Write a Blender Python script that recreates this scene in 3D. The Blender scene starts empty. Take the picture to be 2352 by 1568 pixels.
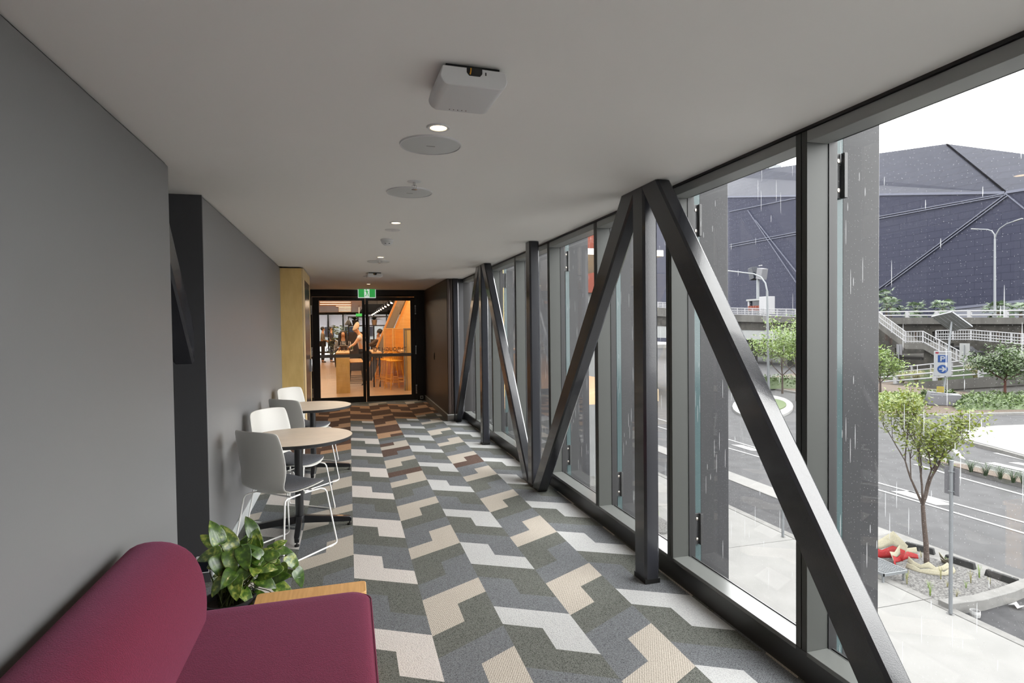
import bpy, bmesh, math, random
from mathutils import Vector, Matrix
random.seed(7)
S = bpy.context.scene
COL = S.collection
PI = math.pi
R = math.radians

# ------------------------------------------------------------------ camera
F_PX, YAW, PITCH, ROLL = 1336.96, 0.273909, 0.024113, -0.011974
H = 1.6
fw = Vector((math.sin(YAW)*math.cos(PITCH), math.cos(YAW)*math.cos(PITCH), -math.sin(PITCH)))
rt = Vector((math.cos(YAW), -math.sin(YAW), 0)); up = rt.cross(fw)
rt2 = rt*math.cos(ROLL) + up*math.sin(ROLL); up2 = -rt*math.sin(ROLL) + up*math.cos(ROLL)
cam_d = bpy.data.cameras.new('camera'); cam = bpy.data.objects.new('camera', cam_d); COL.objects.link(cam)
cam.matrix_world = Matrix(((rt2.x, up2.x, -fw.x, 0), (rt2.y, up2.y, -fw.y, 0), (rt2.z, up2.z, -fw.z, H), (0, 0, 0, 1)))
cam_d.sensor_width = 36; cam_d.lens = F_PX*36/2352; cam_d.clip_start = 0.05; cam_d.clip_end = 600
S.camera = cam

def ray(x, y): return rt2*((x-1176)/F_PX) - up2*((y-784)/F_PX) + fw
def atz(x, y, z): d = ray(x, y); return d*((z-H)/d.z) + Vector((0, 0, H))
def atx(x, y, X): d = ray(x, y); return d*(X/d.x) + Vector((0, 0, H))
def aty(x, y, Y): d = ray(x, y); return d*(Y/d.y) + Vector((0, 0, H))

# ------------------------------------------------------------------ world and exposure
S.view_settings.view_transform = 'Standard'; S.view_settings.look = 'None'
S.view_settings.exposure = 0.14; S.view_settings.gamma = 1
S.view_settings.use_curve_mapping = False
W = bpy.data.worlds.new('sky'); S.world = W; W.use_nodes = True
bg = W.node_tree.nodes['Background']
bg.inputs[0].default_value = (.985, 0.985, 0.985, 1); bg.inputs[1].default_value = 9.5
S.cycles.transparent_max_bounces = 24
S.cycles.max_bounces = 10; S.cycles.diffuse_bounces = 6
S.cycles.sample_clamp_indirect = 6

def lamp_area(name, loc, sx, sy, power, col, parent=None, rot=(0, 0, 0), label=None):
    d = bpy.data.lights.new(name, 'AREA'); d.shape = 'RECTANGLE'; d.size = sx; d.size_y = sy; d.energy = power; d.color = col
    o = bpy.data.objects.new(name, d); COL.objects.link(o); o.location = loc; o.rotation_euler = rot
    return o
# ceiling luminaires of the cafe hall beyond the doors (the strip and track lights seen there), then one added fill lamp
lamp_area('hall_light', (-1.2, 17.5, 2.95), 4.0, 3.5, 150, (1.0, .76, .52))
lamp_area('hall_light', (-1.0, 26, 2.7), 5.0, 9.0, 330, (1.0, .76, .52))
lamp_area('hall_light', (2.0, 17.0, 2.95), 0.8, 5.0, 110, (1.0, .60, .30))
lamp_area('hall_light', (.3, 14.3, 3.25), 2.4, .6, 75, (1.0, .88, .72))  # added fill lamp to brighten the pale booth partition; no fixture here
# the sun is behind cloud: a very soft, wide one
sd = bpy.data.lights.new('sun', 'SUN'); sd.energy = 1.5; sd.angle = R(35); sd.color = (1, .98, .95)
so = bpy.data.objects.new('sun', sd); COL.objects.link(so); so.rotation_euler = (R(30), R(35), 0)

# ------------------------------------------------------------------ materials
def lin(c):
    c = c/255.0
    return c/12.92 if c <= .04045 else ((c+.055)/1.055)**2.4
def rgb(r, g, b): return (lin(r), lin(g), lin(b), 1)
MATS = {}
def mat(name, col, rough=.6, metal=0, var=0, scale=40, bump=0, coat=0, spec=None, emit=None, es=0, subs=0, detail=3, stretch=None):
    m = bpy.data.materials.new(name); m.use_nodes = True; nt = m.node_tree; b = nt.nodes['Principled BSDF']
    if len(col) == 3: col = (*col, 1)
    b.inputs['Base Color'].default_value = col; b.inputs['Roughness'].default_value = rough; b.inputs['Metallic'].default_value = metal
    if coat: b.inputs['Coat Weight'].default_value = coat; b.inputs['Coat Roughness'].default_value = .08
    if spec is not None: b.inputs['Specular IOR Level'].default_value = spec
    if emit: b.inputs['Emission Color'].default_value = (*emit[:3], 1); b.inputs['Emission Strength'].default_value = es
    if var or bump:
        tc = nt.nodes.new('ShaderNodeTexCoord'); n = nt.nodes.new('ShaderNodeTexNoise')
        n.inputs['Scale'].default_value = scale; n.inputs['Detail'].default_value = detail
        src = tc.outputs['Object']
        if stretch:
            mp = nt.nodes.new('ShaderNodeMapping'); mp.inputs['Scale'].default_value = stretch; nt.links.new(src, mp.inputs[0]); src = mp.outputs[0]
        nt.links.new(src, n.inputs['Vector'])
        if var:
            mr = nt.nodes.new('ShaderNodeMapRange'); mr.inputs['From Min'].default_value = .3; mr.inputs['From Max'].default_value = .7
            mr.inputs['To Min'].default_value = 1-var; mr.inputs['To Max'].default_value = 1+var
            mx = nt.nodes.new('ShaderNodeVectorMath'); mx.operation = 'SCALE'; mx.inputs[0].default_value = col[:3]
            nt.links.new(n.outputs['Fac'], mr.inputs['Value']); nt.links.new(mr.outputs[0], mx.inputs['Scale']); nt.links.new(mx.outputs[0], b.inputs['Base Color'])
        if bump:
            bp = nt.nodes.new('ShaderNodeBump'); bp.inputs['Strength'].default_value = bump; bp.inputs['Distance'].default_value = .01
            nt.links.new(n.outputs['Fac'], bp.inputs['Height']); nt.links.new(bp.outputs[0], b.inputs['Normal'])
    MATS[name] = m
    return m

def wood(name, c1, c2, stretch=(2, 25, 2), rough=.45, scale=3):
    m = mat(name, c1, rough); nt = m.node_tree; b = nt.nodes['Principled BSDF']
    tc = nt.nodes.new('ShaderNodeTexCoord'); mp = nt.nodes.new('ShaderNodeMapping'); mp.inputs['Scale'].default_value = stretch
    n = nt.nodes.new('ShaderNodeTexNoise'); n.inputs['Scale'].default_value = scale; n.inputs['Detail'].default_value = 6
    mx = nt.nodes.new('ShaderNodeMix'); mx.data_type = 'RGBA'; mx.inputs[6].default_value = (*c1[:3], 1); mx.inputs[7].default_value = (*c2[:3], 1)
    nt.links.new(tc.outputs['Object'], mp.inputs[0]); nt.links.new(mp.outputs[0], n.inputs['Vector'])
    cr = nt.nodes.new('ShaderNodeMapRange'); cr.inputs['From Min'].default_value = .35; cr.inputs['From Max'].default_value = .65
    nt.links.new(n.outputs['Fac'], cr.inputs['Value']); nt.links.new(cr.outputs[0], mx.inputs[0]); nt.links.new(mx.outputs[2], b.inputs['Base Color'])
    return m

def carpet(name, c, c2, scale=120, bump=.5, stretch=(1, 1, 1), rand=1.0, k=.7):
    m = mat(name, c, .95, spec=.15); nt = m.node_tree; b = nt.nodes['Principled BSDF']
    tc = nt.nodes.new('ShaderNodeTexCoord'); mp = nt.nodes.new('ShaderNodeMapping'); mp.inputs['Scale'].default_value = stretch
    mp.inputs['Rotation'].default_value = (0, 0, R(28))
    nt.links.new(tc.outputs['Object'], mp.inputs[0])
    v = nt.nodes.new('ShaderNodeTexVoronoi'); v.inputs['Scale'].default_value = scale; v.inputs['Randomness'].default_value = rand; nt.links.new(mp.outputs[0], v.inputs['Vector'])
    n = nt.nodes.new('ShaderNodeTexNoise'); n.inputs['Scale'].default_value = scale*1.6; n.inputs['Detail'].default_value = 3; nt.links.new(mp.outputs[0], n.inputs['Vector'])
    ad = nt.nodes.new('ShaderNodeMath'); ad.operation = 'MULTIPLY_ADD'; ad.inputs[1].default_value = k
    nt.links.new(v.outputs['Distance'], ad.inputs[0]); nt.links.new(n.outputs['Fac'], ad.inputs[2])
    cr = nt.nodes.new('ShaderNodeMapRange'); cr.inputs['From Min'].default_value = .4; cr.inputs['From Max'].default_value = 1.1
    nt.links.new(ad.outputs[0], cr.inputs['Value'])
    mx = nt.nodes.new('ShaderNodeMix'); mx.data_type = 'RGBA'; mx.inputs[6].default_value = (*c[:3], 1); mx.inputs[7].default_value = (*c2[:3], 1)
    nt.links.new(cr.outputs[0], mx.inputs[0]); nt.links.new(mx.outputs[2], b.inputs['Base Color'])
    bp = nt.nodes.new('ShaderNodeBump'); bp.inputs['Strength'].default_value = bump; bp.inputs['Distance'].default_value = .004
    nt.links.new(ad.outputs[0], bp.inputs['Height']); nt.links.new(bp.outputs[0], b.inputs['Normal'])
    return m

def glass(name, tint=(1, 1, 1), drops=False, refl=1.0, ior=1.5):
    m = bpy.data.materials.new(name); m.use_nodes = True; nt = m.node_tree; nt.nodes.clear()
    out = nt.nodes.new('ShaderNodeOutputMaterial'); tr = nt.nodes.new('ShaderNodeBsdfTransparent'); tr.inputs[0].default_value = (*tint, 1)
    gl = nt.nodes.new('ShaderNodeBsdfGlossy'); gl.inputs['Roughness'].default_value = 0.0; gl.inputs[0].default_value = (refl, refl, refl, 1)
    lw = nt.nodes.new('ShaderNodeLayerWeight'); lw.inputs[0].default_value = .5
    pw = nt.nodes.new('ShaderNodeMath'); pw.operation = 'POWER'; pw.inputs[1].default_value = 5; nt.links.new(lw.outputs['Facing'], pw.inputs[0])
    fr = nt.nodes.new('ShaderNodeMath'); fr.operation = 'MULTIPLY_ADD'; fr.inputs[1].default_value = .95; fr.inputs[2].default_value = .035; nt.links.new(pw.outputs[0], fr.inputs[0])
    mx = nt.nodes.new('ShaderNodeMixShader'); nt.links.new(fr.outputs[0], mx.inputs[0]); nt.links.new(tr.outputs[0], mx.inputs[1]); nt.links.new(gl.outputs[0], mx.inputs[2])
    last = mx
    if drops:
        tc = nt.nodes.new('ShaderNodeTexCoord')
        def layer(sy, sz, thr, gate, seed):
            mp = nt.nodes.new('ShaderNodeMapping'); mp.inputs['Scale'].default_value = (0, sy, sz); mp.inputs['Location'].default_value = (0, seed, seed*1.7)
            nt.links.new(tc.outputs['Object'], mp.inputs[0])
            sp = nt.nodes.new('ShaderNodeSeparateXYZ'); nt.links.new(mp.outputs[0], sp.inputs[0])
            cb = nt.nodes.new('ShaderNodeCombineXYZ'); nt.links.new(sp.outputs[1], cb.inputs[0]); nt.links.new(sp.outputs[2], cb.inputs[1])
            v = nt.nodes.new('ShaderNodeTexVoronoi'); v.voronoi_dimensions = '2D'; v.inputs['Scale'].default_value = 1; nt.links.new(cb.outputs[0], v.inputs['Vector'])
            lt = nt.nodes.new('ShaderNodeMath'); lt.operation = 'LESS_THAN'; lt.inputs[1].default_value = thr; nt.links.new(v.outputs['Distance'], lt.inputs[0])
            sc = nt.nodes.new('ShaderNodeSeparateColor'); nt.links.new(v.outputs['Color'], sc.inputs[0])
            g = nt.nodes.new('ShaderNodeMath'); g.operation = 'LESS_THAN'; g.inputs[1].default_value = gate; nt.links.new(sc.outputs[0], g.inputs[0])
            ml = nt.nodes.new('ShaderNodeMath'); ml.operation = 'MULTIPLY'; nt.links.new(lt.outputs[0], ml.inputs[0]); nt.links.new(g.outputs[0], ml.inputs[1])
            return ml
        a = layer(34, 3.2, .060, .12, 3.1); b = layer(36, 1.1, .06, .42, 9.7); c = layer(60, 55, .05, .55, 5.3)
        m1 = nt.nodes.new('ShaderNodeMath'); m1.operation = 'MAXIMUM'; nt.links.new(a.outputs[0], m1.inputs[0]); nt.links.new(b.outputs[0], m1.inputs[1])
        m2 = nt.nodes.new('ShaderNodeMath'); m2.operation = 'MAXIMUM'; nt.links.new(m1.outputs[0], m2.inputs[0]); nt.links.new(c.outputs[0], m2.inputs[1])
        m3 = nt.nodes.new('ShaderNodeMath'); m3.operation = 'MULTIPLY'; m3.inputs[1].default_value = .7; nt.links.new(m2.outputs[0], m3.inputs[0])
        tl = nt.nodes.new('ShaderNodeBsdfTranslucent'); tl.inputs[0].default_value = (.24, .245, .25, 1)
        mx2 = nt.nodes.new('ShaderNodeMixShader'); nt.links.new(m3.outputs[0], mx2.inputs[0]); nt.links.new(mx.outputs[0], mx2.inputs[1]); nt.links.new(tl.outputs[0], mx2.inputs[2])
        last = mx2
    nt.links.new(last.outputs[0], out.inputs[0]); MATS[name] = m
    return m

def brick(name, c1, c2, mortar, sx, w, h, msize=.01, rough=.6, rot=None, coat=0, mix=.5):
    m = mat(name, c1, rough, coat=coat, spec=.04); nt = m.node_tree; b = nt.nodes['Principled BSDF']
    tc = nt.nodes.new('ShaderNodeTexCoord'); uv = nt.nodes.new('ShaderNodeMapping')
    nt.links.new(tc.outputs['UV'], uv.inputs[0])
    t = nt.nodes.new('ShaderNodeTexBrick'); t.inputs['Color1'].default_value = (*c1[:3], 1); t.inputs['Color2'].default_value = (*c2[:3], 1); t.inputs['Mortar'].default_value = (*mortar[:3], 1)
    t.inputs['Scale'].default_value = sx; t.inputs['Brick Width'].default_value = w; t.inputs['Row Height'].default_value = h; t.inputs['Mortar Size'].default_value = msize
    nt.links.new(uv.outputs[0], t.inputs['Vector']); nt.links.new(t.outputs['Color'], b.inputs['Base Color'])
    return m

mat('ceiling_paint', (.84, .825, .795), .75, bump=.03, scale=3)
mat('wall_paint', (.168, .168, .172), .42, bump=.02, scale=200)
mat('recess_paint', (.05, .05, .054), .5)
mat('black_frame', (.012, .011, .011), .4)
mat('brown_panel', (.045, .030, .024), .42, bump=.02, scale=150)
mat('skirting', (.46, .48, .48), .35)
mat('skirting_dark', (.12, .11, .10), .35)
mat('steel_paint', (.022, .023, .028), .19, bump=.10, scale=260, coat=.3)
mat('frame_metal', (.055, .058, .054), .42, spec=.3)
mat('head_metal', (.30, .31, .30), .4, spec=.3)
mat('sill_metal', (.12, .125, .12), .26)
mat('frame_dark', (.05, .052, .05), .33)
mat('kick_metal', (.028, .028, .028), .3)
mat('gasket', (.006, .006, .007), .5)
mat('fin_panel', (.034, .034, .036), .22, spec=.12)
mat('bracket_metal', (.012, .012, .013), .4)
mat('chrome', (.7, .7, .7), .18, metal=1)
mat('brass_screw', (.5, .45, .4), .3, metal=1)
glass('pane_wet', (.98, .985, .98), True)
glass('clear_pane', (.985, .99, .985))
mat('fin_glass', (.045, .070, .073), .12, spec=.3)
glass('door_glass', (.97, .97, .96), False)
glass('clear_glass', (.95, .97, .97), False)
carpet('carpet_pale_warm', rgb(196, 191, 187), rgb(172, 167, 163), 150)
carpet('carpet_beige', rgb(116, 110, 102), rgb(174, 167, 157), 95, rand=.12, k=1.0)
carpet('carpet_pale_cool', rgb(180, 181, 181), rgb(156, 157, 157), 150)
carpet('carpet_olive', rgb(124, 126, 121), rgb(62, 64, 60), 200)
carpet('carpet_slate', rgb(142, 145, 149), rgb(66, 68, 71), 170, stretch=(1, 2.5, 1))
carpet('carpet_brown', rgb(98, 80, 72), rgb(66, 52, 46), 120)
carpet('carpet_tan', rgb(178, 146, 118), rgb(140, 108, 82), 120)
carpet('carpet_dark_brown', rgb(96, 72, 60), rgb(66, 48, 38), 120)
wood('plywood', (.70, .49, .19), (.60, .40, .14), (3, 3, 1), .5)
wood('ply_edge', (.62, .46, .24), (.50, .36, .18), (3, 3, 1), .5)
wood('oak', (.62, .36, .15), (.52, .29, .11), (30, 2, 2), .4)
wood('booth_ply', (.62, .38, .14), (.55, .32, .10), (1, 1, 4), .5)
wood('orange_ply', (.60, .27, .05), (.52, .22, .04), (1, 1, 4), .5)
wood('hall_floor', (.42, .27, .16), (.34, .20, .11), (1.2, 12, 1), .32, 1.2)
mat('sofa_fabric', rgb(86, 17, 37), .9, var=.28, scale=260, bump=.35, detail=5, spec=.25)
MATS['sofa_fabric'].node_tree.nodes['Principled BSDF'].inputs['Sheen Weight'].default_value = .22
MATS['sofa_fabric'].node_tree.nodes['Principled BSDF'].inputs['Sheen Tint'].default_value = (.85, .35, .65, 1)
mat('piping', rgb(92, 22, 52), .85)
mat('chair_shell', (.53, .52, .49), .38)
mat('seat_fabric', (.085, .088, .10), .95, var=.4, scale=180, bump=.3)
mat('white_wire', (.80, .79, .77), .3)
mat('table_laminate', (.76, .65, .54), .38, var=.05, scale=8)
mat('black_metal', (.012, .012, .014), .33, coat=.2)
mat('white_plastic', (.66, .66, .66), .45)
mat('speaker_mesh', (.60, .61, .60), .8, bump=.1, scale=900)
mat('black_plastic', (.01, .01, .01), .5)
mat('pot_black', (.02, .02, .022), .4)
mat('soil', (.03, .02, .012), .9, var=.4, scale=60)
mat('lamp_glow', (1, .8, .5), .5, emit=(1, .72, .40), es=9)
mat('slot_glow', (1, .8, .5), .5, emit=(1, .80, .52), es=2.2)
mat('spot_glow', (1, .8, .6), .5, emit=(1, .78, .60), es=6)
mat('exit_green', (.03, .40, .08), .4, emit=(.06, .55, .12), es=.45)
mat('exit_white', (.8, .85, .85), .4, emit=(.85, .95, .9), es=.55)
mat('exit_dark_green', (.01, .10, .04), .4)
mat('vinyl_text', (.05, .005, .03), .5)
mat('frost_band', (.42, .40, .38), .6)
# outside
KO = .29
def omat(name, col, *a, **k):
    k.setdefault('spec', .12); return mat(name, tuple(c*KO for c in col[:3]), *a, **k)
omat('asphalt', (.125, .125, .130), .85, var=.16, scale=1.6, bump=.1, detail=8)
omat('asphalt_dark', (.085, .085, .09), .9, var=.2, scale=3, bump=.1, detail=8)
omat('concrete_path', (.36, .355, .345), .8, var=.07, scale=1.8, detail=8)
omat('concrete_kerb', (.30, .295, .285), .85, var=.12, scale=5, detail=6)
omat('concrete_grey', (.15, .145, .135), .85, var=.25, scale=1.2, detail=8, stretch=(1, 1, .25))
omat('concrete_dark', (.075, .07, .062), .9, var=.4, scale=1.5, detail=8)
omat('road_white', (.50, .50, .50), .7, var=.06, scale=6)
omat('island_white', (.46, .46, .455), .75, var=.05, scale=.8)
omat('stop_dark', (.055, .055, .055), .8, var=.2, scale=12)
omat('galv', (.34, .36, .38), .45, metal=.3)
omat('white_rail', (.50, .50, .52), .5)
omat('sign_back', (.24, .24, .26), .5)
omat('sign_white', (.42, .43, .45), .5)
omat('sign_blue', (.02, .07, .25), .5)
omat('sign_yellow', (.48, .38, .05), .5)
omat('sign_red', (.3, .03, .05), .5)
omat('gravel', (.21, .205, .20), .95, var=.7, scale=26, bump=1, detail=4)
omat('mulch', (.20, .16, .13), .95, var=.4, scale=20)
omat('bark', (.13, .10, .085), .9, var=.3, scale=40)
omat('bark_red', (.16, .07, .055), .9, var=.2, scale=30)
def leafmat(name, c, c2, tr=.35):
    c = tuple(x*KO*1.5 for x in c); c2 = tuple(x*KO*1.5 for x in c2)
    m = mat(name, c, .5); nt = m.node_tree; b = nt.nodes['Principled BSDF']; out = nt.nodes['Material Output']
    oi = nt.nodes.new('ShaderNodeNewGeometry'); mx = nt.nodes.new('ShaderNodeMix'); mx.data_type = 'RGBA'
    mx.inputs[6].default_value = (*c[:3], 1); mx.inputs[7].default_value = (*c2[:3], 1)
    nt.links.new(oi.outputs['Random Per Island'], mx.inputs[0]); nt.links.new(mx.outputs[2], b.inputs['Base Color'])
    tl = nt.nodes.new('ShaderNodeBsdfTranslucent'); nt.links.new(mx.outputs[2], tl.inputs[0])
    ms = nt.nodes.new('ShaderNodeMixShader'); ms.inputs[0].default_value = tr
    nt.links.new(b.outputs[0], ms.inputs[1]); nt.links.new(tl.outputs[0], ms.inputs[2]); nt.links.new(ms.outputs[0], out.inputs[0])
    return m
leafmat('leaf_young', (.24, .28, .03), (.12, .17, .025))
leafmat('leaf_hedge', (.13, .20, .045), (.06, .11, .03), .2)
leafmat('leaf_hedge_lime', (.26, .33, .05), (.12, .20, .04), .2)
leafmat('leaf_tree', (.10, .16, .045), (.05, .09, .03), .2)
leafmat('leaf_lime', (.24, .34, .06), (.13, .22, .05), .3)
leafmat('palm_leaf', (.14, .20, .10), (.07, .12, .06), .2)
leafmat('grass_dark', (.05, .09, .03), (.03, .06, .025), .2)
leafmat('grass_dry', (.34, .30, .13), (.25, .25, .10), .3)
def pothos():
    m = mat('pothos_leaf', (.1, .2, .03), .28, coat=.3); nt = m.node_tree; b = nt.nodes['Principled BSDF']
    tc = nt.nodes.new('ShaderNodeTexCoord'); n = nt.nodes.new('ShaderNodeTexNoise'); n.inputs['Scale'].default_value = 55; n.inputs['Detail'].default_value = 3
    nt.links.new(tc.outputs['Object'], n.inputs['Vector'])
    g = nt.nodes.new('ShaderNodeNewGeometry'); a = nt.nodes.new('ShaderNodeMath'); a.operation = 'MULTIPLY_ADD'; a.inputs[1].default_value = .22
    nt.links.new(g.outputs['Random Per Island'], a.inputs[0]); nt.links.new(n.outputs['Fac'], a.inputs[2])
    cr = nt.nodes.new('ShaderNodeValToRGB'); nt.links.new(a.outputs[0], cr.inputs[0])
    e = cr.color_ramp.elements; e[0].position = .46; e[0].color = (.022, .055, .008, 1); e[1].position = .90; e[1].color = (.30, .34, .07, 1)
    x = cr.color_ramp.elements.new(.68); x.color = (.06, .12, .014, 1)
    nt.links.new(cr.outputs[0], b.inputs['Base Color'])
pothos()
omat('stem_green', (.10, .12, .03), .6)
brick('cladding', (.017, .018, .028), (.016, .017, .027), (.009, .010, .017), 1, 2.4, 1.05, .035, .55)
brick('cladding_light', (.013, .014, .021), (.0115, .0125, .019), (.005, .0055, .009), 1, 3.0, 1.3, .04, .5)
omat('clad_seam', (.17, .18, .24), .5)
omat('seam_dark', (.012, .012, .015), .9, spec=0)
omat('clad_skirt', (.25, .26, .31), .6)
omat('terracotta', rgb(150, 82, 66), .7, var=.06, scale=2)
omat('annex_white', (.42, .43, .43), .7, var=.05, scale=2)
omat('window_dark', (.03, .035, .05), .1)
omat('tarp_red', rgb(176, 40, 44), .6)
omat('tarp_cream', rgb(186, 180, 158), .9, var=.15, scale=60)
omat('paper_white', (.6, .6, .6), .6)
# people
mat('skin_tan', (.52, .27, .15), .5); mat('skin_light', (.62, .36, .22), .5)
mat('hair_black', (.012, .01, .01), .5); mat('beanie_wool', (.55, .42, .30), .95, var=.15, scale=80)
mat('tee_white', (.62, .60, .62), .85); mat('trousers_black', (.015, .014, .016), .85)
mat('coat_brown', (.17, .14, .10), .85); mat('jacket_plum', (.05, .03, .045), .85); mat('blur_brown', (.10, .065, .045), .85)
def stripes():
    m = mat('striped_cloth', (.02, .02, .02), .8); nt = m.node_tree; b = nt.nodes['Principled BSDF']
    tc = nt.nodes.new('ShaderNodeTexCoord'); w = nt.nodes.new('ShaderNodeTexWave'); w.inputs['Scale'].default_value = 7; w.bands_direction = 'X'
    nt.links.new(tc.outputs['Object'], w.inputs['Vector']); cr = nt.nodes.new('ShaderNodeValToRGB'); cr.color_ramp.elements[0].position = .80; cr.color_ramp.elements[0].color = (.018, .016, .018, 1)
    cr.color_ramp.elements[1].position = .88; cr.color_ramp.elements[1].color = (.55, .48, .44, 1); nt.links.new(w.outputs['Fac'], cr.inputs[0]); nt.links.new(cr.outputs[0], b.inputs['Base Color'])
stripes()
mat('yellow_wire', (.78, .36, .02), .4); mat('box_card', (.42, .28, .16), .7); mat('box_dark', (.05, .035, .03), .7)
leafmat('blind_cloth', (1.9, 1.9, 2.0), (1.9, 1.9, 2.0), .6); mat('hall_ceiling', (.33, .32, .29), .8)
wood('slot_ply', (.55, .33, .15), (.48, .27, .12), (4, 1, 1), .5)
mat('slant_grey', (.20, .18, .15), .5)

# ------------------------------------------------------------------ mesh helpers
class MB:
    def __init__(s): s.v = []; s.f = []; s.mi = []; s.m = 0; s.uv = None
    def face(s, pts):
        i = len(s.v); s.v += [Vector(p) for p in pts]; s.f.append(list(range(i, i+len(pts)))); s.mi.append(s.m)
    def add(s, vs, fs, M=None):
        i = len(s.v); s.v += [(M @ Vector(p)) if M else Vector(p) for p in vs]
        for f in fs: s.f.append([k+i for k in f]); s.mi.append(s.m)
        return s
    def box(s, x0, x1, y0, y1, z0, z1, M=None):
        vs = [(x0, y0, z0), (x1, y0, z0), (x1, y1, z0), (x0, y1, z0), (x0, y0, z1), (x1, y0, z1), (x1, y1, z1), (x0, y1, z1)]
        return s.add(vs, [(0, 3, 2, 1), (4, 5, 6, 7), (0, 1, 5, 4), (1, 2, 6, 5), (2, 3, 7, 6), (3, 0, 4, 7)], M)
    def bar(s, a, b, w, d, upv=(0, 0, 1)):
        a = Vector(a); b = Vector(b); t = (b-a).normalized(); u = Vector(upv)
        if abs(t.dot(u)) > .99: u = Vector((0, 1, 0))
        x = t.cross(u).normalized(); y = x.cross(t).normalized()
        vs = [p + x*i*w/2 + y*j*d/2 for p in (a, b) for i, j in ((-1, -1), (1, -1), (1, 1), (-1, 1))]
        return s.add(vs, [(0, 1, 2, 3), (7, 6, 5, 4), (0, 4, 5, 1), (1, 5, 6, 2), (2, 6, 7, 3), (3, 7, 4, 0)])
    def lathe(s, prof, c=(0, 0, 0), n=32, M=None, cap=True):
        vs = []; fs = []; k = len(prof)
        for i in range(n):
            a = 2*PI*i/n
            for r, z in prof: vs.append((c[0]+r*math.cos(a), c[1]+r*math.sin(a), c[2]+z))
        for i in range(n):
            j = (i+1) % n
            for q in range(k-1): fs.append((i*k+q, j*k+q, j*k+q+1, i*k+q+1))
        if cap:
            if prof[0][0] > 1e-6: fs.append([i*k for i in range(n)][::-1])
            if prof[-1][0] > 1e-6: fs.append([i*k+k-1 for i in range(n)])
        return s.add(vs, fs, M)
    def cyl(s, c, r, z0, z1, n=24, r2=None): return s.lathe([(r, z0), (r2 if r2 is not None else r, z1)], c, n)
    def tube(s, pts, r, n=8, closed=False, cap=True):
        pts = [Vector(p) for p in pts]; rs = r if isinstance(r, (list, tuple)) else [r]*len(pts)
        rings = []; prev = None; N = len(pts)
        for i, p in enumerate(pts):
            t = (pts[(i+1) % N]-pts[i-1]) if closed else (pts[min(i+1, N-1)]-pts[max(i-1, 0)])
            t = t.normalized() if t.length > 1e-9 else Vector((0, 0, 1))
            if prev is None: u = t.orthogonal().normalized()
            else:
                u = prev - t*prev.dot(t); u = u.normalized() if u.length > 1e-6 else t.orthogonal().normalized()
            prev = u; w = t.cross(u); rings.append([p + (u*math.cos(2*PI*k/n)+w*math.sin(2*PI*k/n))*rs[i] for k in range(n)])
        vs = [q for ring in rings for q in ring]; fs = []
        for i in range(N if closed else N-1):
            j = (i+1) % N
            for k in range(n): fs.append((i*n+k, i*n+(k+1) % n, j*n+(k+1) % n, j*n+k))
        if cap and not closed: fs.append(list(range(n))[::-1]); fs.append([(N-1)*n+k for k in range(n)])
        return s.add(vs, fs)
    def prism(s, poly, z0, z1, M=None):
        n = len(poly); vs = [(x, y, z0) for x, y in poly]+[(x, y, z1) for x, y in poly]
        fs = [list(range(n))[::-1], list(range(n, 2*n))]+[(i, (i+1) % n, n+(i+1) % n, n+i) for i in range(n)]
        return s.add(vs, fs, M)
    def grid(s, rows, closeu=False):
        n = len(rows[0]); vs = [p for r in rows for p in r]; fs = []
        for i in range(len(rows)-1):
            for k in range(n if closeu else n-1): fs.append((i*n+k, i*n+(k+1) % n, (i+1)*n+(k+1) % n, (i+1)*n+k))
        return s.add(vs, fs)
    def sphere(s, c, rx, ry=None, rz=None, n=16, m=10, M=None):
        ry = ry or rx; rz = rz or rx
        vs = [(0, 0, rz)]+[(rx*math.sin(PI*i/m)*math.cos(2*PI*k/n), ry*math.sin(PI*i/m)*math.sin(2*PI*k/n), rz*math.cos(PI*i/m)) for i in range(1, m) for k in range(n)]+[(0, 0, -rz)]
        fs = [(0, 1+k, 1+(k+1) % n) for k in range(n)]
        for i in range(m-2):
            for k in range(n): fs.append((1+i*n+k, 1+(i+1)*n+k, 1+(i+1)*n+(k+1) % n, 1+i*n+(k+1) % n))
        l = len(vs)-1; fs += [(l, 1+(m-2)*n+(k+1) % n, 1+(m-2)*n+k) for k in range(n)]
        T = Matrix.Translation(Vector(c)) @ (M if M else Matrix.Identity(4))
        return s.add(vs, fs, T)
    def build(s, name, mats, parent=None, bevel=0, smooth=True, ang=35, world=False, seg=2, weld=False, subsurf=0, solid=0, uvs=None):
        me = bpy.data.meshes.new(name)
        vs = s.v
        off = Vector((0, 0, 0))
        if parent is not None and world:
            off = parent.location.copy()
            q = parent.parent
            while q: off += q.location; q = q.parent
        if parent is None and vs:
            xs = [v.x for v in vs]; ys = [v.y for v in vs]; off = Vector(((min(xs)+max(xs))/2, (min(ys)+max(ys))/2, min(v.z for v in vs)))
        me.from_pydata([tuple(v-off) for v in vs], [], s.f)
        if not isinstance(mats, (list, tuple)): mats = [mats]
        for m in mats: me.materials.append(MATS[m] if isinstance(m, str) else m)
        if len(mats) > 1: me.polygons.foreach_set('material_index', s.mi)
        if uvs:
            l = me.uv_layers.new(name='UVMap')
            for p in me.polygons:
                for li in p.loop_indices: l.data[li].uv = uvs(me.vertices[me.loops[li].vertex_index].co + off)
        bm = bmesh.new(); bm.from_mesh(me)
        if weld: bmesh.ops.remove_doubles(bm, verts=bm.verts, dist=1e-5)
        bmesh.ops.recalc_face_normals(bm, faces=bm.faces) if not getattr(s, 'keepn', False) else None
        bm.to_mesh(me); bm.free()
        if smooth:
            me.shade_smooth(); me.set_sharp_from_angle(angle=R(ang))
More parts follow.
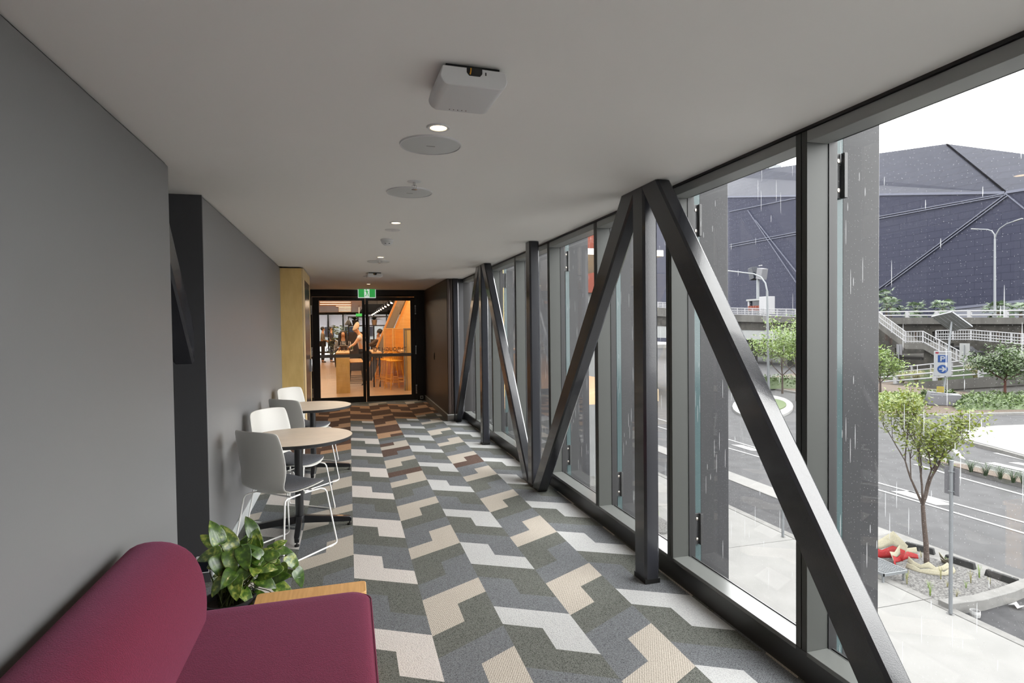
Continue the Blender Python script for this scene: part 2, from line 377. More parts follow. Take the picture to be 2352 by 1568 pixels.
        o = bpy.data.objects.new(name, me); COL.objects.link(o)
        if parent is not None: o.parent = parent
        else: o.location = off
        if solid:
            md = o.modifiers.new('solid', 'SOLIDIFY'); md.thickness = solid; md.offset = 0
        if subsurf:
            md = o.modifiers.new('subsurf', 'SUBSURF'); md.levels = subsurf; md.render_levels = subsurf
        if bevel:
            md = o.modifiers.new('bevel', 'BEVEL'); md.width = bevel; md.segments = seg; md.limit_method = 'ANGLE'; md.angle_limit = R(40)
        return o
def tag(o, label=None, cat=None, group=None, kind=None):
    if label: o['label'] = label
    if cat: o['category'] = cat
    if group: o['group'] = group
    if kind: o['kind'] = kind
    return o
def empty(name, loc=(0, 0, 0), rz=0, label=None, cat=None, group=None, kind=None):
    o = bpy.data.objects.new(name, None); COL.objects.link(o); o.location = loc; o.rotation_euler = (0, 0, rz); o.empty_display_size = .1
    return tag(o, label, cat, group, kind)
def kids(o): return list(o.children)
def copy_tree(o, parent=None):
    c = o.copy(); COL.objects.link(c)
    if parent is not None: c.parent = parent; c.matrix_parent_inverse = o.matrix_parent_inverse.copy()
    for ch in kids(o): copy_tree(ch, c)
    return c
def struct(name, mb, m, **k):
    o = mb.build(name, m, **k)
    if k.get('parent') is None: o['kind'] = 'structure'
    return o
def sbox(name, m, *b, **k): return struct(name, MB().box(*b), m, **k)
def pbox(name, m, parent, *b, **k): return MB().box(*b).build(name, m, parent, **k)

XL, XR, C = -.87, 1.94, 2.455

# =================================================================== ROOM SHELL
# carpet of stepped L tiles: nine-course repeat, slanted alternately in each column
def make_floor():
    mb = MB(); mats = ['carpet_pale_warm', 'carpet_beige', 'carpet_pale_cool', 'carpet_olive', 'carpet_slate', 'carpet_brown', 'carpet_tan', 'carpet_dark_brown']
    w = .3835; u = .2099; hw = w/2; sl = .555
    y0, y1 = -4.0, 13.1
    rnd = random.Random(3)
    Lmap = {'L': ['Q', 'Q', 'A', 'B', 'B', 'P', 'C', 'C', 'D'], 'R': ['D', 'Q', 'A', 'A', 'B', 'P', 'P', 'C', 'D']}
    for c in range(-7, 6):
        xa = .008 + c*w; odd = c % 2
        brown = {}
        for side in (0, 1):
            xs0 = xa + side*hw; xs1 = xs0 + hw
            cx0 = max(xs0, -3.0); cx1 = min(xs1, XR)
            if cx1 <= cx0: continue
            far = side == 1
            key = ('R' if far else 'L') if not odd else ('L' if far else 'R')
            top = 4.27 if not odd else 4.675
            def yv(v, x): return v - sl*(x-xa) if not odd else v - sl*(xa+w-x)
            for r in range(-48, 44):
                t = Lmap[key][r % 9]; v1 = top - r*u; v0 = v1-u
                pts = [(cx0, yv(v0, cx0)), (cx1, yv(v0, cx1)), (cx1, yv(v1, cx1)), (cx0, yv(v1, cx0))]
                if max(p[1] for p in pts) < y0 or min(p[1] for p in pts) > y1: continue
                pts = [(x, min(max(y, y0), y1)) for x, y in pts]
                rep = (r - (r % 9))//9
                if t in 'PQ': m = 1 if odd else (0 if c == 0 or c < 0 else 2)
                elif t in 'AC': m = 3
                else: m = 4
                if t in 'ABCD' and odd:
                    k = (c, rep, t)
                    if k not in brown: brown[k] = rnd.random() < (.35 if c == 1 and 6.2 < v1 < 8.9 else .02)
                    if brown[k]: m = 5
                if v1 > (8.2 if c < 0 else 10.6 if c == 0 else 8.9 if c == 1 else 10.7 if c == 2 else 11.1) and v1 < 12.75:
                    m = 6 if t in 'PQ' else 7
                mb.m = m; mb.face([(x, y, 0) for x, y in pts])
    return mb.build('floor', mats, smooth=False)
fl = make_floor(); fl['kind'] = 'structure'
sbox('floor', 'concrete_grey', -3.0, 2.1, -4.0, 13.1, -.45, -.004)

sbox('ceiling', 'ceiling_paint', -1.3, XR-.012, -4.0, 13.1, C, C+.25)
# left wall: two painted leaves with a recess between them
sbox('wall_left', 'wall_paint', XL-.055, XL, -4.0, 3.35, 0, C-.012, bevel=.004)
sbox('wall_left', 'wall_paint', XL-.055, XL, 4.07, 8.40, 0, C-.012, bevel=.004)
for ya_, yb_ in ((-4.0, 3.345), (4.075, 8.40)): sbox('wall_left', 'black_frame', XL-.055, XL-.012, ya_, yb_, C-.012, C)
sbox('wall_left', 'recess_paint', XL-.62, XL-.30, 2.6, 4.9, 0, C)
sbox('wall_left', 'recess_paint', XL-.30, XL-.002, 4.064, 4.068, 0, C-.001)
sbox('wall_left', 'recess_paint', XL-.30, XL-.27, -4, 3.34, 0, C)
sbox('wall_left', 'recess_paint', XL-.30, XL-.02, 8.40, 13.1, 0, C)
sbox('baseboard_left', 'skirting', XL, XL+.012, 4.07, 8.38, 0, .105, bevel=.002)
sbox('baseboard_left', 'skirting', XL, XL+.012, -4, 3.35, 0, .105, bevel=.002)
sbox('wall_rear', 'wall_paint', -1.2, 2.0, -4.1, -4.0, 0, C)

# end wall on the right (dark brown lining) and its skirting
bw = MB().box(1.64, 1.70, 9.95, 13.1, 0, C-.003); bw.box(1.70, 1.745, 9.95, 10.05, 0, C-.003)
struct('wall_right', bw, 'brown_panel', bevel=.012)
sbox('wall_right', 'recess_paint', 1.84, XR, 10.02, 10.08, 0, C)
sbox('wall_right', 'black_frame', 1.70, 2.2, 10.08, 13.1, 0, C)
bb = MB().box(1.622, 1.64, 9.94, 13.05, 0, .115); bb.box(1.622, 1.735, 9.93, 9.95, 0, .115)
struct('baseboard_right', bb, 'skirting_dark', bevel=.002)
sbox('trim_1', 'skirting', 1.619, 1.737, 9.927, 9.95, .10, .112)
sbox('trim_1', 'skirting', 1.617, 1.622, 9.93, 13.05, .108, .114)
# door wall
dw = MB()
dw.box(-1.1, -.77, 13.06, 13.16, 0, C); dw.box(1.46, 1.70, 13.06, 13.16, 0, C); dw.box(-.77, 1.46, 13.06, 13.16, 2.34, C)
struct('wall_back', dw, 'black_frame')
sbox('trim_2', 'skirting', -.77, 1.46, 13.02, 13.10, 0, .012)

# floor edge kick plate of the glazing and the shadow line over it
sbox('trim_3', 'kick_metal', XR, 2.0, -4.0, 10.02, -.004, .137, bevel=.003)
sbox('trim_4', 'black_frame', XR-.012, 2.11, -4.0, 10.05, C-.012, C+.2)

# double doors
D = empty('door_1', (.346, 13.10, 0)); D['kind'] = 'structure'
fr = MB(); fr.box(-.77, -.735, 13.07, 13.15, 0, 2.34); fr.box(1.425, 1.46, 13.07, 13.15, 0, 2.34); fr.box(-.735, 1.425, 13.07, 13.15, 2.305, 2.34)
fr.build('door_frame', 'black_frame', D, world=True, bevel=.004)
def leaf(x0, x1, inner):
    m = MB(); s0 = .14 if inner > 0 else .062; s1 = .062 if inner > 0 else .092
    m.box(x0, x0+s0, 13.08, 13.125, .012, 2.30); m.box(x1-s1, x1, 13.08, 13.125, .012, 2.30)
    m.box(x0+s0, x1-s1, 13.08, 13.125, .012, .135); m.box(x0+s0, x1-s1, 13.08, 13.125, 2.222, 2.30)
    L = m.build('door_leaf', 'black_frame', D, world=True, bevel=.003)
    g = MB().box(x0+s0-.005, x1-s1+.005, 13.099, 13.105, .13, 2.227).build('glass_pane', 'door_glass', L, world=True, smooth=False)
    MB().box(x0+s0, x1-s1, 13.094, 13.0985, .992, 1.062).build('frosted_band', 'frost_band', L, world=True)
    return L
La = leaf(-.732, .357, 1); Lb = leaf(.366, 1.430, -1)
for L, hx in ((La, -.752), (Lb, 1.443)):
    for hz in (.25, 1.13, 2.02):
        hb = MB(); hb.box(hx-.014, hx+.014, 13.055, 13.07, hz-.10, hz+.10)
        for k in range(3): hb.cyl((hx, 13.055, 0), .012, hz-.075+k*.052, hz-.075+k*.052+.046, 12)
        hb.build('hinge', 'chrome', L, world=True)
cl = MB().box(-.45, .28, 13.058, 13.08, 2.245, 2.29); cl.build('door_closer', 'kick_metal', La, world=True, bevel=.004)
cl = MB().box(.44, 1.16, 13.058, 13.08, 2.245, 2.29); cl.build('door_closer', 'kick_metal', Lb, world=True, bevel=.004)
def text_obj(name, body, size, loc, rot, m, parent, extr=.0015, space=1.0, align='CENTER', sx=1.0):
    cu = bpy.data.curves.new(name, 'FONT'); cu.body = body; cu.size = size; cu.extrude = extr; cu.align_x = align; cu.align_y = 'CENTER'; cu.space_character = space
    o = bpy.data.objects.new(name, cu); COL.objects.link(o); o.rotation_euler = rot; cu.materials.append(MATS[m])
    if parent is not None:
        o.parent = parent; q = parent; off = Vector((0, 0, 0))
        while q: off += q.location; q = q.parent
        o.location = Vector(loc)-off
    else: o.location = loc
    o.scale = (sx, 1, 1)
    return o
# the words face the hall, so from the corridor they read mirrored
text_obj('lettering', 'THROUGH TO', .125, (.88, 13.107, 1.148), (R(90), 0, PI), 'vinyl_text', Lb, space=1.02, sx=.86)
text_obj('lettering', 'DARLING SQ', .125, (-.15, 13.107, 1.165), (R(90), 0, PI), 'vinyl_text', La, space=1.02, sx=.86)

# =================================================================== GLAZING (windows) with outside fins
YM = [-3.64, -2.49, -1.34, -.19, .96, 2.112, 3.223, 4.341, 5.493, 6.70, 7.905, 9.05, 10.02]
PT = .066
def window(n, ya, yb, last):
    """bay between mullion face at ya (nearer) and the next mullion's near face yb"""
    w = empty('window_%d' % n, (XR, ya, 0)); w['kind'] = 'structure'
    P = lambda nm, m, *b, **k: MB().box(*b).build(nm, m, w, world=True, **k)
    post = MB(); post.box(XR, XR+.115, ya, ya+PT*.46, .137, 2.442); post.box(XR, XR+.115, ya+PT*.54, ya+PT, .137, 2.442); post.box(XR+.006, XR+.115, ya+PT*.45, ya+PT*.55, .137, 2.442)
    mo = post.build('mullion', 'frame_metal', w, world=True, bevel=.0015)
    P('gasket', 'gasket', XR+.115, XR+.160, ya-.004, ya+PT+.004, .11, 2.44)
    P('sill', 'sill_metal', XR-.002, XR+.112, ya+PT, yb, .118, .140, bevel=.002)
    P('head', 'head_metal', XR, XR+.112, ya+PT, yb, 2.392, 2.442, bevel=.002)
    g = MB()
    g.box(XR+.112, XR+.158, ya+PT, yb, .10, .127); g.box(XR+.112, XR+.158, ya+PT, yb, 2.405, 2.45)
    g.build('gasket', 'gasket', w, world=True, bevel=.002)
    ch = MB()
    for k in range(2): ch.box(XR+.118+k*.018, XR+.126+k*.018, ya+PT, yb, .127, .135)
    ch.box(XR+.120, XR+.128, ya+PT+.003, ya+PT+.008, .13, 2.40)
    ch.build('glazing_bead', 'frame_dark', w, world=True)
    gp_ = MB().box(XR+.150, XR+.156, ya+PT, yb, .125, 2.41); gp_.mi = [0, 0, 0, 1, 0, 0]
    gp_.build('glass_pane', ['clear_pane', 'pane_wet'], w, world=True, smooth=False)
    if n > 1:
        yf = ya+PT*.5
        f = MB().box(XR+.218, XR+.425, yf-.010, yf+.010, -.75, 3.3).build('fin', 'fin_panel', w, world=True, bevel=.002)
        MB().box(XR+.178, XR+.218, yf-.009, yf+.009, -.75, 3.3).build('fin_edge', 'fin_glass', f, world=True, smooth=False)
        for z0 in (.20, 2.16):
            br = MB().box(XR+.165, XR+.214, yf-.020, yf-.010, z0, z0+.20); br.box(XR+.196, XR+.214, yf-.04, yf-.020, z0, z0+.20)
            b = br.build('bracket', 'bracket_metal', f, world=True, bevel=.002)
    return w
for i in range(len(YM)-1):
    window(i+1, YM[i], YM[i+1], i == len(YM)-2)
# bracket screws ride with the brackets of the nearest bays
for w in [o for o in bpy.data.objects if o.name.startswith('window_')]:
    for f in [c for c in w.children if c.name.startswith('fin')]:
        y = w.location.y+PT*.5
        if not (1.5 < y < 6): continue
        sc = MB()
        for z0 in (.20, 2.16):
            for dz in (.035, .165): sc.lathe([(.0001, .006), (.009, .004), (.011, 0)], (0, 0, 0), 12, Matrix.Translation((XR+.183, y-.020, z0+dz)) @ Matrix.Rotation(PI/2, 4, 'X'), cap=False)
        sc.build('screw', 'brass_screw', f, world=True)

# =================================================================== STEEL TRUSSES
def member(mb, ya, za, yb, zb, depth, x0, x1, zt=C, zb0=0.0):
    """box section in a YZ plane cut level at floor and ceiling"""
    a = Vector((0, ya, za)); b = Vector((0, yb, zb)); d = (b-a); ang = math.atan2(d.z, d.y); h = depth/2/abs(math.sin(ang))
    sl = d.y/d.z
    yt = ya+(zt-za)*sl; y0 = ya+(zb0-za)*sl
    c = .014
    vs = []
    for (y, z) in ((y0, zb0), (yt, zt)):
        vs += [(x0+c, y-h, z), (x1-c, y-h, z), (x1, y-h+c, z), (x1, y+h-c, z), (x1-c, y+h, z), (x0+c, y+h, z), (x0, y+h-c, z), (x0, y-h+c, z)]
    fs = [tuple(range(8))[::-1], tuple(range(8, 16))]+[(k, (k+1) % 8, 8+(k+1) % 8, 8+k) for k in range(8)]
    return mb.add(vs, fs)
def truss(label, x0, x1, cols, diags, loc, group=None, zb=0.0):
    t = empty('steel_truss', loc, 0, label, 'truss', group)
    for y in cols:
        m = MB(); member(m, y, 0, y, C, .145, x0, x1, C-.002); m.build('column', 'steel_paint', t, world=True, ang=30)
        m = MB().box(x0-.001, x1+.001, y-.0735, y+.0735, .0, .03); m.build('base_plate', 'black_plastic', t, world=True)
    for (yt, yb) in diags:
        m = MB(); member(m, yt, C, yb, 0, .155, x0+.001, x1-.001, C-.002, .004); m.build('diagonal_brace', 'steel_paint', t, world=True, ang=30)
truss('dark painted steel zigzag truss standing along the windows', 1.742, 1.842, (3.285, 5.59, 7.80, 10.0), ((3.155, 1.345), (3.415, 5.43), (7.62, 5.75), (7.95, 9.87), (-1.0, 1.20)), (1.79, 3.285, 0))
lt = empty('steel_truss', (-1.0, 3.3, 0), 0, 'dark steel diagonal half hidden in the left wall recess', 'truss')
m = MB(); member(m, 3.30, C, 5.30, 0, .155, -1.055, -.935, C-.03, 1.30); m.build('diagonal_brace', 'steel_paint', lt, world=True, ang=30)

# =================================================================== LEFT: service cupboard
cup = empty('service_cupboard', (-.73, 9.05, 0), 0, 'pale plywood cupboard at the end of the grey wall beside the doors', 'cupboard')
pbox('front_panel', 'plywood', cup, -.885, -.598, 8.385, 8.41, .0, C-.02, world=True, bevel=.002)
pbox('shadow_gap', 'black_plastic', cup, -.885, -.580, 8.41, 8.43, 0, C-.012, world=True)
m = MB(); m.box(-.885, -.575, 8.43, 9.78, 2.30, C-.016); m.box(-.60, -.575, 8.43, 8.60, 0, 2.30); m.box(-.60, -.575, 9.70, 9.78, 0, 2.30); m.box(-.885, -.60, 9.75, 9.78, 0, 2.30); m.box(-.598, -.577, 8.388, 8.43, 0, C-.02)
m.build('side_panel', 'ply_edge', cup, world=True, bevel=.002)
dr = MB(); dr.box(-.60, -.582, 8.60, 9.70, 0.02, 2.30)
dd = dr.build('door', 'brown_panel', cup, world=True)
pbox('door_pane', 'fin_panel', dd, -.583, -.578, 8.68, 9.62, .12, 2.21, world=True)
pbox('door_handle', 'chrome', dd, -.578, -.55, 9.55, 9.575, .95, 1.15, world=True, bevel=.004)

# =================================================================== CEILING FITTINGS
LX = .385
def access_point(x, y, lab, rz):
    t = empty('access_point', (x, y, C), rz, lab, 'access point', 'white access points on the ceiling')
    # body: flat box with big rounded end cheeks (profile extruded along local Y)
    w, h, d = .112, .062, .118
    prof = []
    for k in range(9):
        a = PI/2*k/8; prof.append((w-.030+.030*math.sin(a), -.012-h+.030-.030*math.cos(a)))
    prof = [(-x_, z_) for x_, z_ in prof[::-1]]+prof
    prof = prof+[(w-.008, -.014), (-w+.008, -.014)]
    n = len(prof); vs = []
    for yy in (-d, d-.012, d): 
        k = 1 if yy != d else .93
        vs += [(px*k, yy, (pz+.04)*k-.04) for px, pz in prof]
    fs = [tuple(range(n))[::-1], tuple(range(2*n, 3*n))]+[(r*n+i, r*n+(i+1) % n, (r+1)*n+(i+1) % n, (r+1)*n+i) for r in (0, 1) for i in range(n)]
    MB().add(vs, fs).build('housing', 'white_plastic', t, bevel=.003)
    MB().box(-.09, .09, -.10, .10, -.016, -.001).build('mount_plate', 'black_plastic', t)
    m = MB().prism([(-.026, -.001), (-.026, -.022), (-.018, -.032), (.018, -.032), (.026, -.022), (.026, -.001)], -.1185, -.1195, Matrix.Rotation(-PI/2, 4, 'X') @ Matrix.Scale(1, 4))
    m2 = MB()
    m2.face([(-.026, -d-.0008, -.014), (.026, -d-.0008, -.014), (.026, -d-.0008, -.030), (.018, -d-.0008, -.040), (-.018, -d-.0008, -.040), (-.026, -d-.0008, -.030)])
    m2.box(.036, .040, -d-.001, -d, -.034, -.024)
    m2.build('port_opening', 'black_plastic', t)
    m3 = MB().tube([(-.012, -d-.002, -.016), (-.013, -d-.003, -.026), (-.015, -d-.002, -.036)], .0022, 6); m3.build('cable', 'yellow_wire', t)
    m4 = MB()
    for k in range(5): m4.cyl((-.04+k*.015, d-.025, 0), .0018, -.0752, -.0735, 8)
    m4.build('status_light', 'sign_red', t)
    return t
access_point(.405, 1.985, 'large white access point nearest the camera', R(2))
access_point(.40, 9.15, 'small far white access point near the exit sign', R(2))

def speaker(y, lab):
    t = empty('ceiling_speaker', (LX, y, C), 0, lab, 'speaker', 'round flush ceiling speakers')
    MB().lathe([(.0001, -.007), (.13, -.0065), (.137, -.004)], n=64, cap=False).build('grille', 'speaker_mesh', t)
    MB().lathe([(.136, 0), (.136, -.008), (.142, -.007), (.144, 0)], n=64, cap=False).build('rim', 'white_plastic', t)
    MB().box(-.02, .02, -.002, .002, -.009, -.0068).build('badge', 'chrome', t)
speaker(2.728, 'largest round ceiling speaker, nearest the camera'); speaker(3.70, 'second round ceiling speaker, in front of a sprinkler head')
speaker(7.56, 'third round ceiling speaker, past the smoke detector'); speaker(9.70, 'farthest round ceiling speaker, by the far access point')
def blank(y):
    t = empty('cover_plate', (LX, y, C), 0, 'small round blank plate behind the second downlight', 'cover plate')
    MB().lathe([(.0001, -.005), (.062, -.0045), (.068, 0)], n=40, cap=False).build('disc', 'white_plastic', t); MB().cyl((0, 0, 0), .008, -.008, -.004, 12).build('knob', 'white_plastic', t)
blank(5.147)
def downlight(y, lab, p=9):
    t = empty('downlight', (LX, y, C), 0, lab, 'downlight', 'small round warm downlights')
    MB().lathe([(.034, -.001), (.036, -.005), (.046, -.006), (.052, 0)], n=40, cap=False).build('trim_ring', 'white_plastic', t)
    MB().lathe([(.0001, -.0025), (.034, -.0025)], n=32, cap=False).build('lens', 'lamp_glow', t)
    d = bpy.data.lights.new('lamp', 'SPOT'); d.energy = p*3; d.color = (1, .76, .52); d.spot_size = R(110); d.spot_blend = .8; d.shadow_soft_size = .035
    o = bpy.data.objects.new('lamp', d); COL.objects.link(o); o.parent = t; o.location = (0, 0, -.012)
downlight(2.487, 'brightest warm downlight, nearest the camera'); downlight(4.784, 'second warm downlight in front of the blank plate')
downlight(7.10, 'third warm downlight, just past the smoke detector'); downlight(11.37, 'farthest small downlight above the exit sign', 14)
downlight(0.2, 'unseen warm downlight added behind the camera')  # unseen lamp carrying on the row, added for bounce light on the ceiling
def sprinkler(y, lab):
    t = empty('sprinkler_head', (LX, y, C), 0, lab, 'sprinkler', 'ceiling sprinkler heads')
    MB().lathe([(.0001, -.004), (.03, -.004), (.040, -.001), (.041, 0)], n=32, cap=False).build('escutcheon', 'white_plastic', t)
    m = MB().cyl((0, 0, 0), .008, -.022, -.003, 12); m.tube([(-.012, 0, -.02), (-.013, 0, -.034), (-.003, 0, -.045)], .002, 6); m.tube([(.012, 0, -.02), (.013, 0, -.034), (.003, 0, -.045)], .002, 6); m.cyl((0, 0, 0), .003, -.046, -.018, 8)
    m.build('body', 'chrome', t); MB().lathe([(.0001, -.046), (.016, -.047), (.017, -.045)], n=16, cap=False).build('deflector', 'chrome', t)
sprinkler(3.434, 'sprinkler head hanging just behind the second ceiling speaker'); sprinkler(7.35, 'far sprinkler head hanging between downlight and third speaker')
t = empty('smoke_detector', (.372, 5.70, C), 0, 'white round smoke detector with two vents on the ceiling', 'smoke detector')
MB().lathe([(.060, 0), (.062, -.010), (.055, -.022), (.052, -.024)], n=40).build('base', 'white_plastic', t)
MB().lathe([(.044, -.022), (.044, -.030)], n=32).build('vent_ring', 'black_plastic', t)
m = MB().lathe([(.052, -.028), (.050, -.040), (.030, -.056), (.0001, -.058)], n=40, cap=False); m.build('head', 'white_plastic', t)
m = MB().lathe([(.052, -.030), (.052, -.026), (.040, -.026)], n=40, cap=False); m.build('collar', 'white_plastic', t)
for sx in (-.018, .018): MB().box(sx-.006, sx+.006, -.047, -.041, -.046, -.040).build('sensor', 'black_plastic', t)

# exit sign
t = empty('exit_sign', (.398, 12.9, 2.27), 0, 'green running man exit sign hanging over the doors', 'exit sign')
pbox('housing', 'exit_white', t, -.187, .187, -.012, .02, 0, .215, bevel=.004)
pbox('sign_face', 'exit_green', t, -.175, .175, -.0145, -.0125, .014, .201)
pbox('door_symbol', 'exit_white', t, -.055, .055, -.0165, -.0148, .014, .201)
pbox('bracket', 'white_plastic', t, -.06, .06, -.004, .006, .215, C-2.27, bevel=.002)
man = MB(); yb = -.0195
def limb(pts, w): 
    for a, b in zip(pts[:-1], pts[1:]): man.bar((a[0], yb, a[1]), (b[0], yb, b[1]), w, .003, (0, 1, 0))
man.cyl((0, 0, 0), .013, 0, .003, 16); man.v = [Vector((v.x-.012, yb-.0015+v.z, v.y+.176)) for v in man.v]
limb([(-.008, .158), (.006, .105)], .030); limb([(-.012, .155), (-.034, .140), (-.050, .155)], .010); limb([(.002, .155), (.024, .135), (.038, .148)], .010)
limb([(.004, .108), (.028, .088), (.026, .052), (.040, .046)], .014); limb([(.000, .105), (-.006, .070), (-.030, .040), (-.038, .048)], .014)
man.build('running_man', 'exit_green', t)

# wall bits
t = empty('door_push_plate', (1.64, 11.54, 1.05), 0, 'small grey oval plate on the dark brown wall', 'plate')
m = MB().sphere((-.006, 0, 0), .014, .04, .075, 16, 10); m.build('plate', 'bracket_metal', t)
t = empty('power_outlet', (1.555, 13.05, .065), 0, 'small grey square outlet low beside the doors', 'outlet')
MB().box(-.035, .035, -.006, .006, -.035, .035).build('cover', 'skirting', t, bevel=.004); MB().box(-.018, .018, -.009, -.006, -.018, .018).build('socket', 'frame_metal', t)
t = empty('floor_outlet', (-.90, 4.055, .12), 0, 'navy and white outlet box low in the wall recess', 'outlet')
MB().box(-.05, .028, -.012, .006, -.05, .055).build('surround', 'white_plastic', t, bevel=.003); MB().box(-.042, .02, -.015, -.012, -.042, .044).build('cover', 'window_dark', t)

# =================================================================== FURNITURE
def make_chair():
    t = empty('cafe_chair', (0, 0, 0))
    prof = [(.235, .438, .150), (.225, .452, .185), (.17, .460, .215), (.05, .450, .228), (-.08, .444, .226), (-.16, .452, .218), (-.205, .480, .212), (-.228, .53, .216), (-.238, .60, .226), (-.246, .67, .234), (-.264, .765, .231), (-.284, .85, .222), (-.294, .892, .214), (-.296, .904, .200)]
    prof = [(y, z+.010, w) for y, z, w in prof]
    rows = []
    for i, (y, z, hw) in enumerate(prof):
        row = []
        for k in range(-6, 7):
            s = k/6; back = max(0, min(1, (z-.47)/.12))
            cx = hw*s
            wrap = abs(s)**2.2
            yy = y + back*wrap*.055; zz = z + (1-back)*wrap*.022 + (0 if i < 12 else -.012*abs(s)**4)
            if i <= 1: yy -= .03*wrap
            row.append((cx, yy, zz))
        rows.append(row)
    MB().grid(rows).build('shell', 'chair_shell', t, solid=.010, subsurf=1, ang=80)
    rows = []
    for i, (y, z, hw) in enumerate(prof[1:7]):
        row = []
        for k in range(-6, 7):
            s = k/6; wrap = abs(s)**2.2; edge = 1-(max(abs(s), 0)**6); back = max(0, min(1, (z-.47)/.12))
            e2 = (0 if i in (0, 5) else 1)
            row.append((hw*.955*s, y+back*wrap*.05-(.02*wrap if i == 0 else 0), z+.006+wrap*.022*(1-back)+.020*edge*e2))
        rows.append(row)
    MB().grid(rows).build('seat_pad', 'seat_fabric', t, solid=.006, subsurf=1, ang=80)
    fr = MB()
    for s in (-1, 1):
        fr.tube([(s*.17, -.02, .432), (s*.185, -.15, .432), (s*.198, -.178, .425), (s*.205, -.188, .405), (s*.247, -.245, .030), (s*.25, -.240, .012), (s*.25, -.225, .007), (s*.25, .23, .007), (s*.25, .246, .014), (s*.247, .25, .032), (s*.205, .20, .400), (s*.197, .19, .420), (s*.18, .165, .430), (s*.17, .02, .432)], .0062, 8)
    fr.tube([(-.17, .10, .434), (.17, .10, .434)], .006, 8); fr.tube([(-.17, -.10, .434), (.17, -.10, .434)], .006, 8)
    fr.build('sled_base', 'white_wire', t, ang=60)
    for s in (-1, 1):
        for y in (-.19, .19): MB().box(s*.25-.006, s*.25+.006, y-.02, y+.02, 0, .008).build('glide', 'white_plastic', t)
    return t
ch = make_chair()
def place_chair(o, x, y, rz, label):
    o.location = (x, y, 0); o.rotation_euler = (0, 0, rz); tag(o, label, 'chair', 'white shell chairs at the round tables')
place_chair(ch, -.463, 4.50, R(-42.6), 'white shell chair nearest the sofa, its back to the camera')
for x, y, rz, lb in ((-.49, 5.32, R(-125), 'white shell chair on the far side of the nearer round table'),
                     (-.475, 6.40, R(-42), 'shaded white shell chair between the two tables, back to the camera'),
                     (-.49, 7.27, R(-124), 'farthest shell chair, beyond the far table by the plywood cupboard')):
    place_chair(copy_tree(ch), x, y, rz, lb)

def make_table():
    t = empty('round_table', (0, 0, 0))
    MB().lathe([(.0001, .752), (.412, .752), (.418, .750)], n=96, cap=False).build('tabletop', 'table_laminate', t)
    MB().lathe([(.0001, .722), (.408, .722), (.420, .726), (.4205, .748), (.418, .7502)], n=96, cap=False).build('edge_band', 'black_metal', t)
    MB().lathe([(.10, .722), (.10, .714), (.032, .708), (.032, .12), (.040, .115), (.045, .08), (.040, .06)], n=32).build('column', 'black_metal', t)
    for k in range(4):
        a = k*PI/2+.02; c, s = math.cos(a), math.sin(a); m = MB()
        pts = [(.02, .115), (.385, .072), (.40, .060), (.40, .030), (.36, .030), (.03, .055)]
        vs = [(x, w*(.022 if i < 2 or i == 5 else .016), z) for w in (-1, 1) for i, (x, z) in enumerate(pts)]
        n = len(pts); m.add(vs, [tuple(range(n))[::-1], tuple(range(n, 2*n))]+[(i, (i+1) % n, n+(i+1) % n, n+i) for i in range(n)], Matrix.Rotation(a, 4, 'Z'))
        L = m.build('leg', 'black_metal', t, bevel=.004)
        MB().cyl((.385*c, .385*s, 0), .018, 0, .012, 16).build('foot', 'black_plastic', L); L.children[0].data = L.children[0].data
        MB().cyl((.385*c, .385*s, 0), .006, .01, .034, 8).build('foot_stem', 'black_plastic', L)
    return t
tb = make_table(); tb.location = (-.402, 4.93, 0); tag(tb, 'nearer round beige cafe table on a black cross base', 'table', 'round cafe tables')
tb2 = copy_tree(tb); tb2.location = (-.402, 6.88, 0); tag(tb2, 'farther round beige cafe table, nearer the doors', 'table', 'round cafe tables')

# sofa
sf = empty('sofa', (-.40, 1.75, 0), 0, 'burgundy felt sofa with a rounded back against the grey wall', 'sofa')
sec = [(-.855, .28), (-.60, .28), (-.575, .36), (-.562, .46), (-.557, .54), (-.568, .63), (-.592, .70), (-.628, .748), (-.687, .780), (-.75, .789), (-.805, .783), (-.842, .758), (-.857, .70), (-.858, .5)]
Y0, Y1 = .92, 2.60; cxs, czs = -.72, .54; rr = .075
def ring(y, inset):
    return [(cxs+(x-cxs)*(1-inset*.45), y, czs+(z-czs)*(1-inset*.32) if z > .3 else z) for x, z in sec]
rows = [ring(Y0+rr*(1-math.cos(PI/2*k/6)), .9*(1-math.sin(PI/2*k/6))) for k in range(7)]
rows += [ring(Y0+rr+(Y1-Y0-2*rr)*k/10, 0) for k in range(1, 10)]
rows += [ring(Y1-rr*(1-math.cos(PI/2*k/6)), .9*(1-math.sin(PI/2*k/6))) for k in range(6, -1, -1)]
m = MB().grid(rows, closeu=True); n = len(sec); m.face(rows[0]); m.face(rows[-1])
m.build('backrest', 'sofa_fabric', sf, world=True, weld=True, ang=85, subsurf=1)
def rrect(x0, x1, y0, y1, r, n=6):
    p = []
    for cx, cy, a0 in ((x1-r, y1-r, 0), (x0+r, y1-r, PI/2), (x0+r, y0+r, PI), (x1-r, y0+r, 1.5*PI)):
        for k in range(n+1): a = a0+PI/2*k/n; p.append((cx+r*math.cos(a), cy+r*math.sin(a)))
    return p
rows = []
for z, ins in ((.22, .01), (.225, 0), (.41, 0), (.432, .005), (.445, .018), (.450, .040), (.452, .09)):
    rows.append([(x, y, z) for x, y in rrect(-.72+ins, .072-ins, Y0+ins, 2.655-ins, .075)])
m = MB().grid(rows, closeu=True); m.face(rows[0]); m.face(rows[-1])
m.build('seat_cushion', 'sofa_fabric', sf, world=True, weld=True, ang=85)
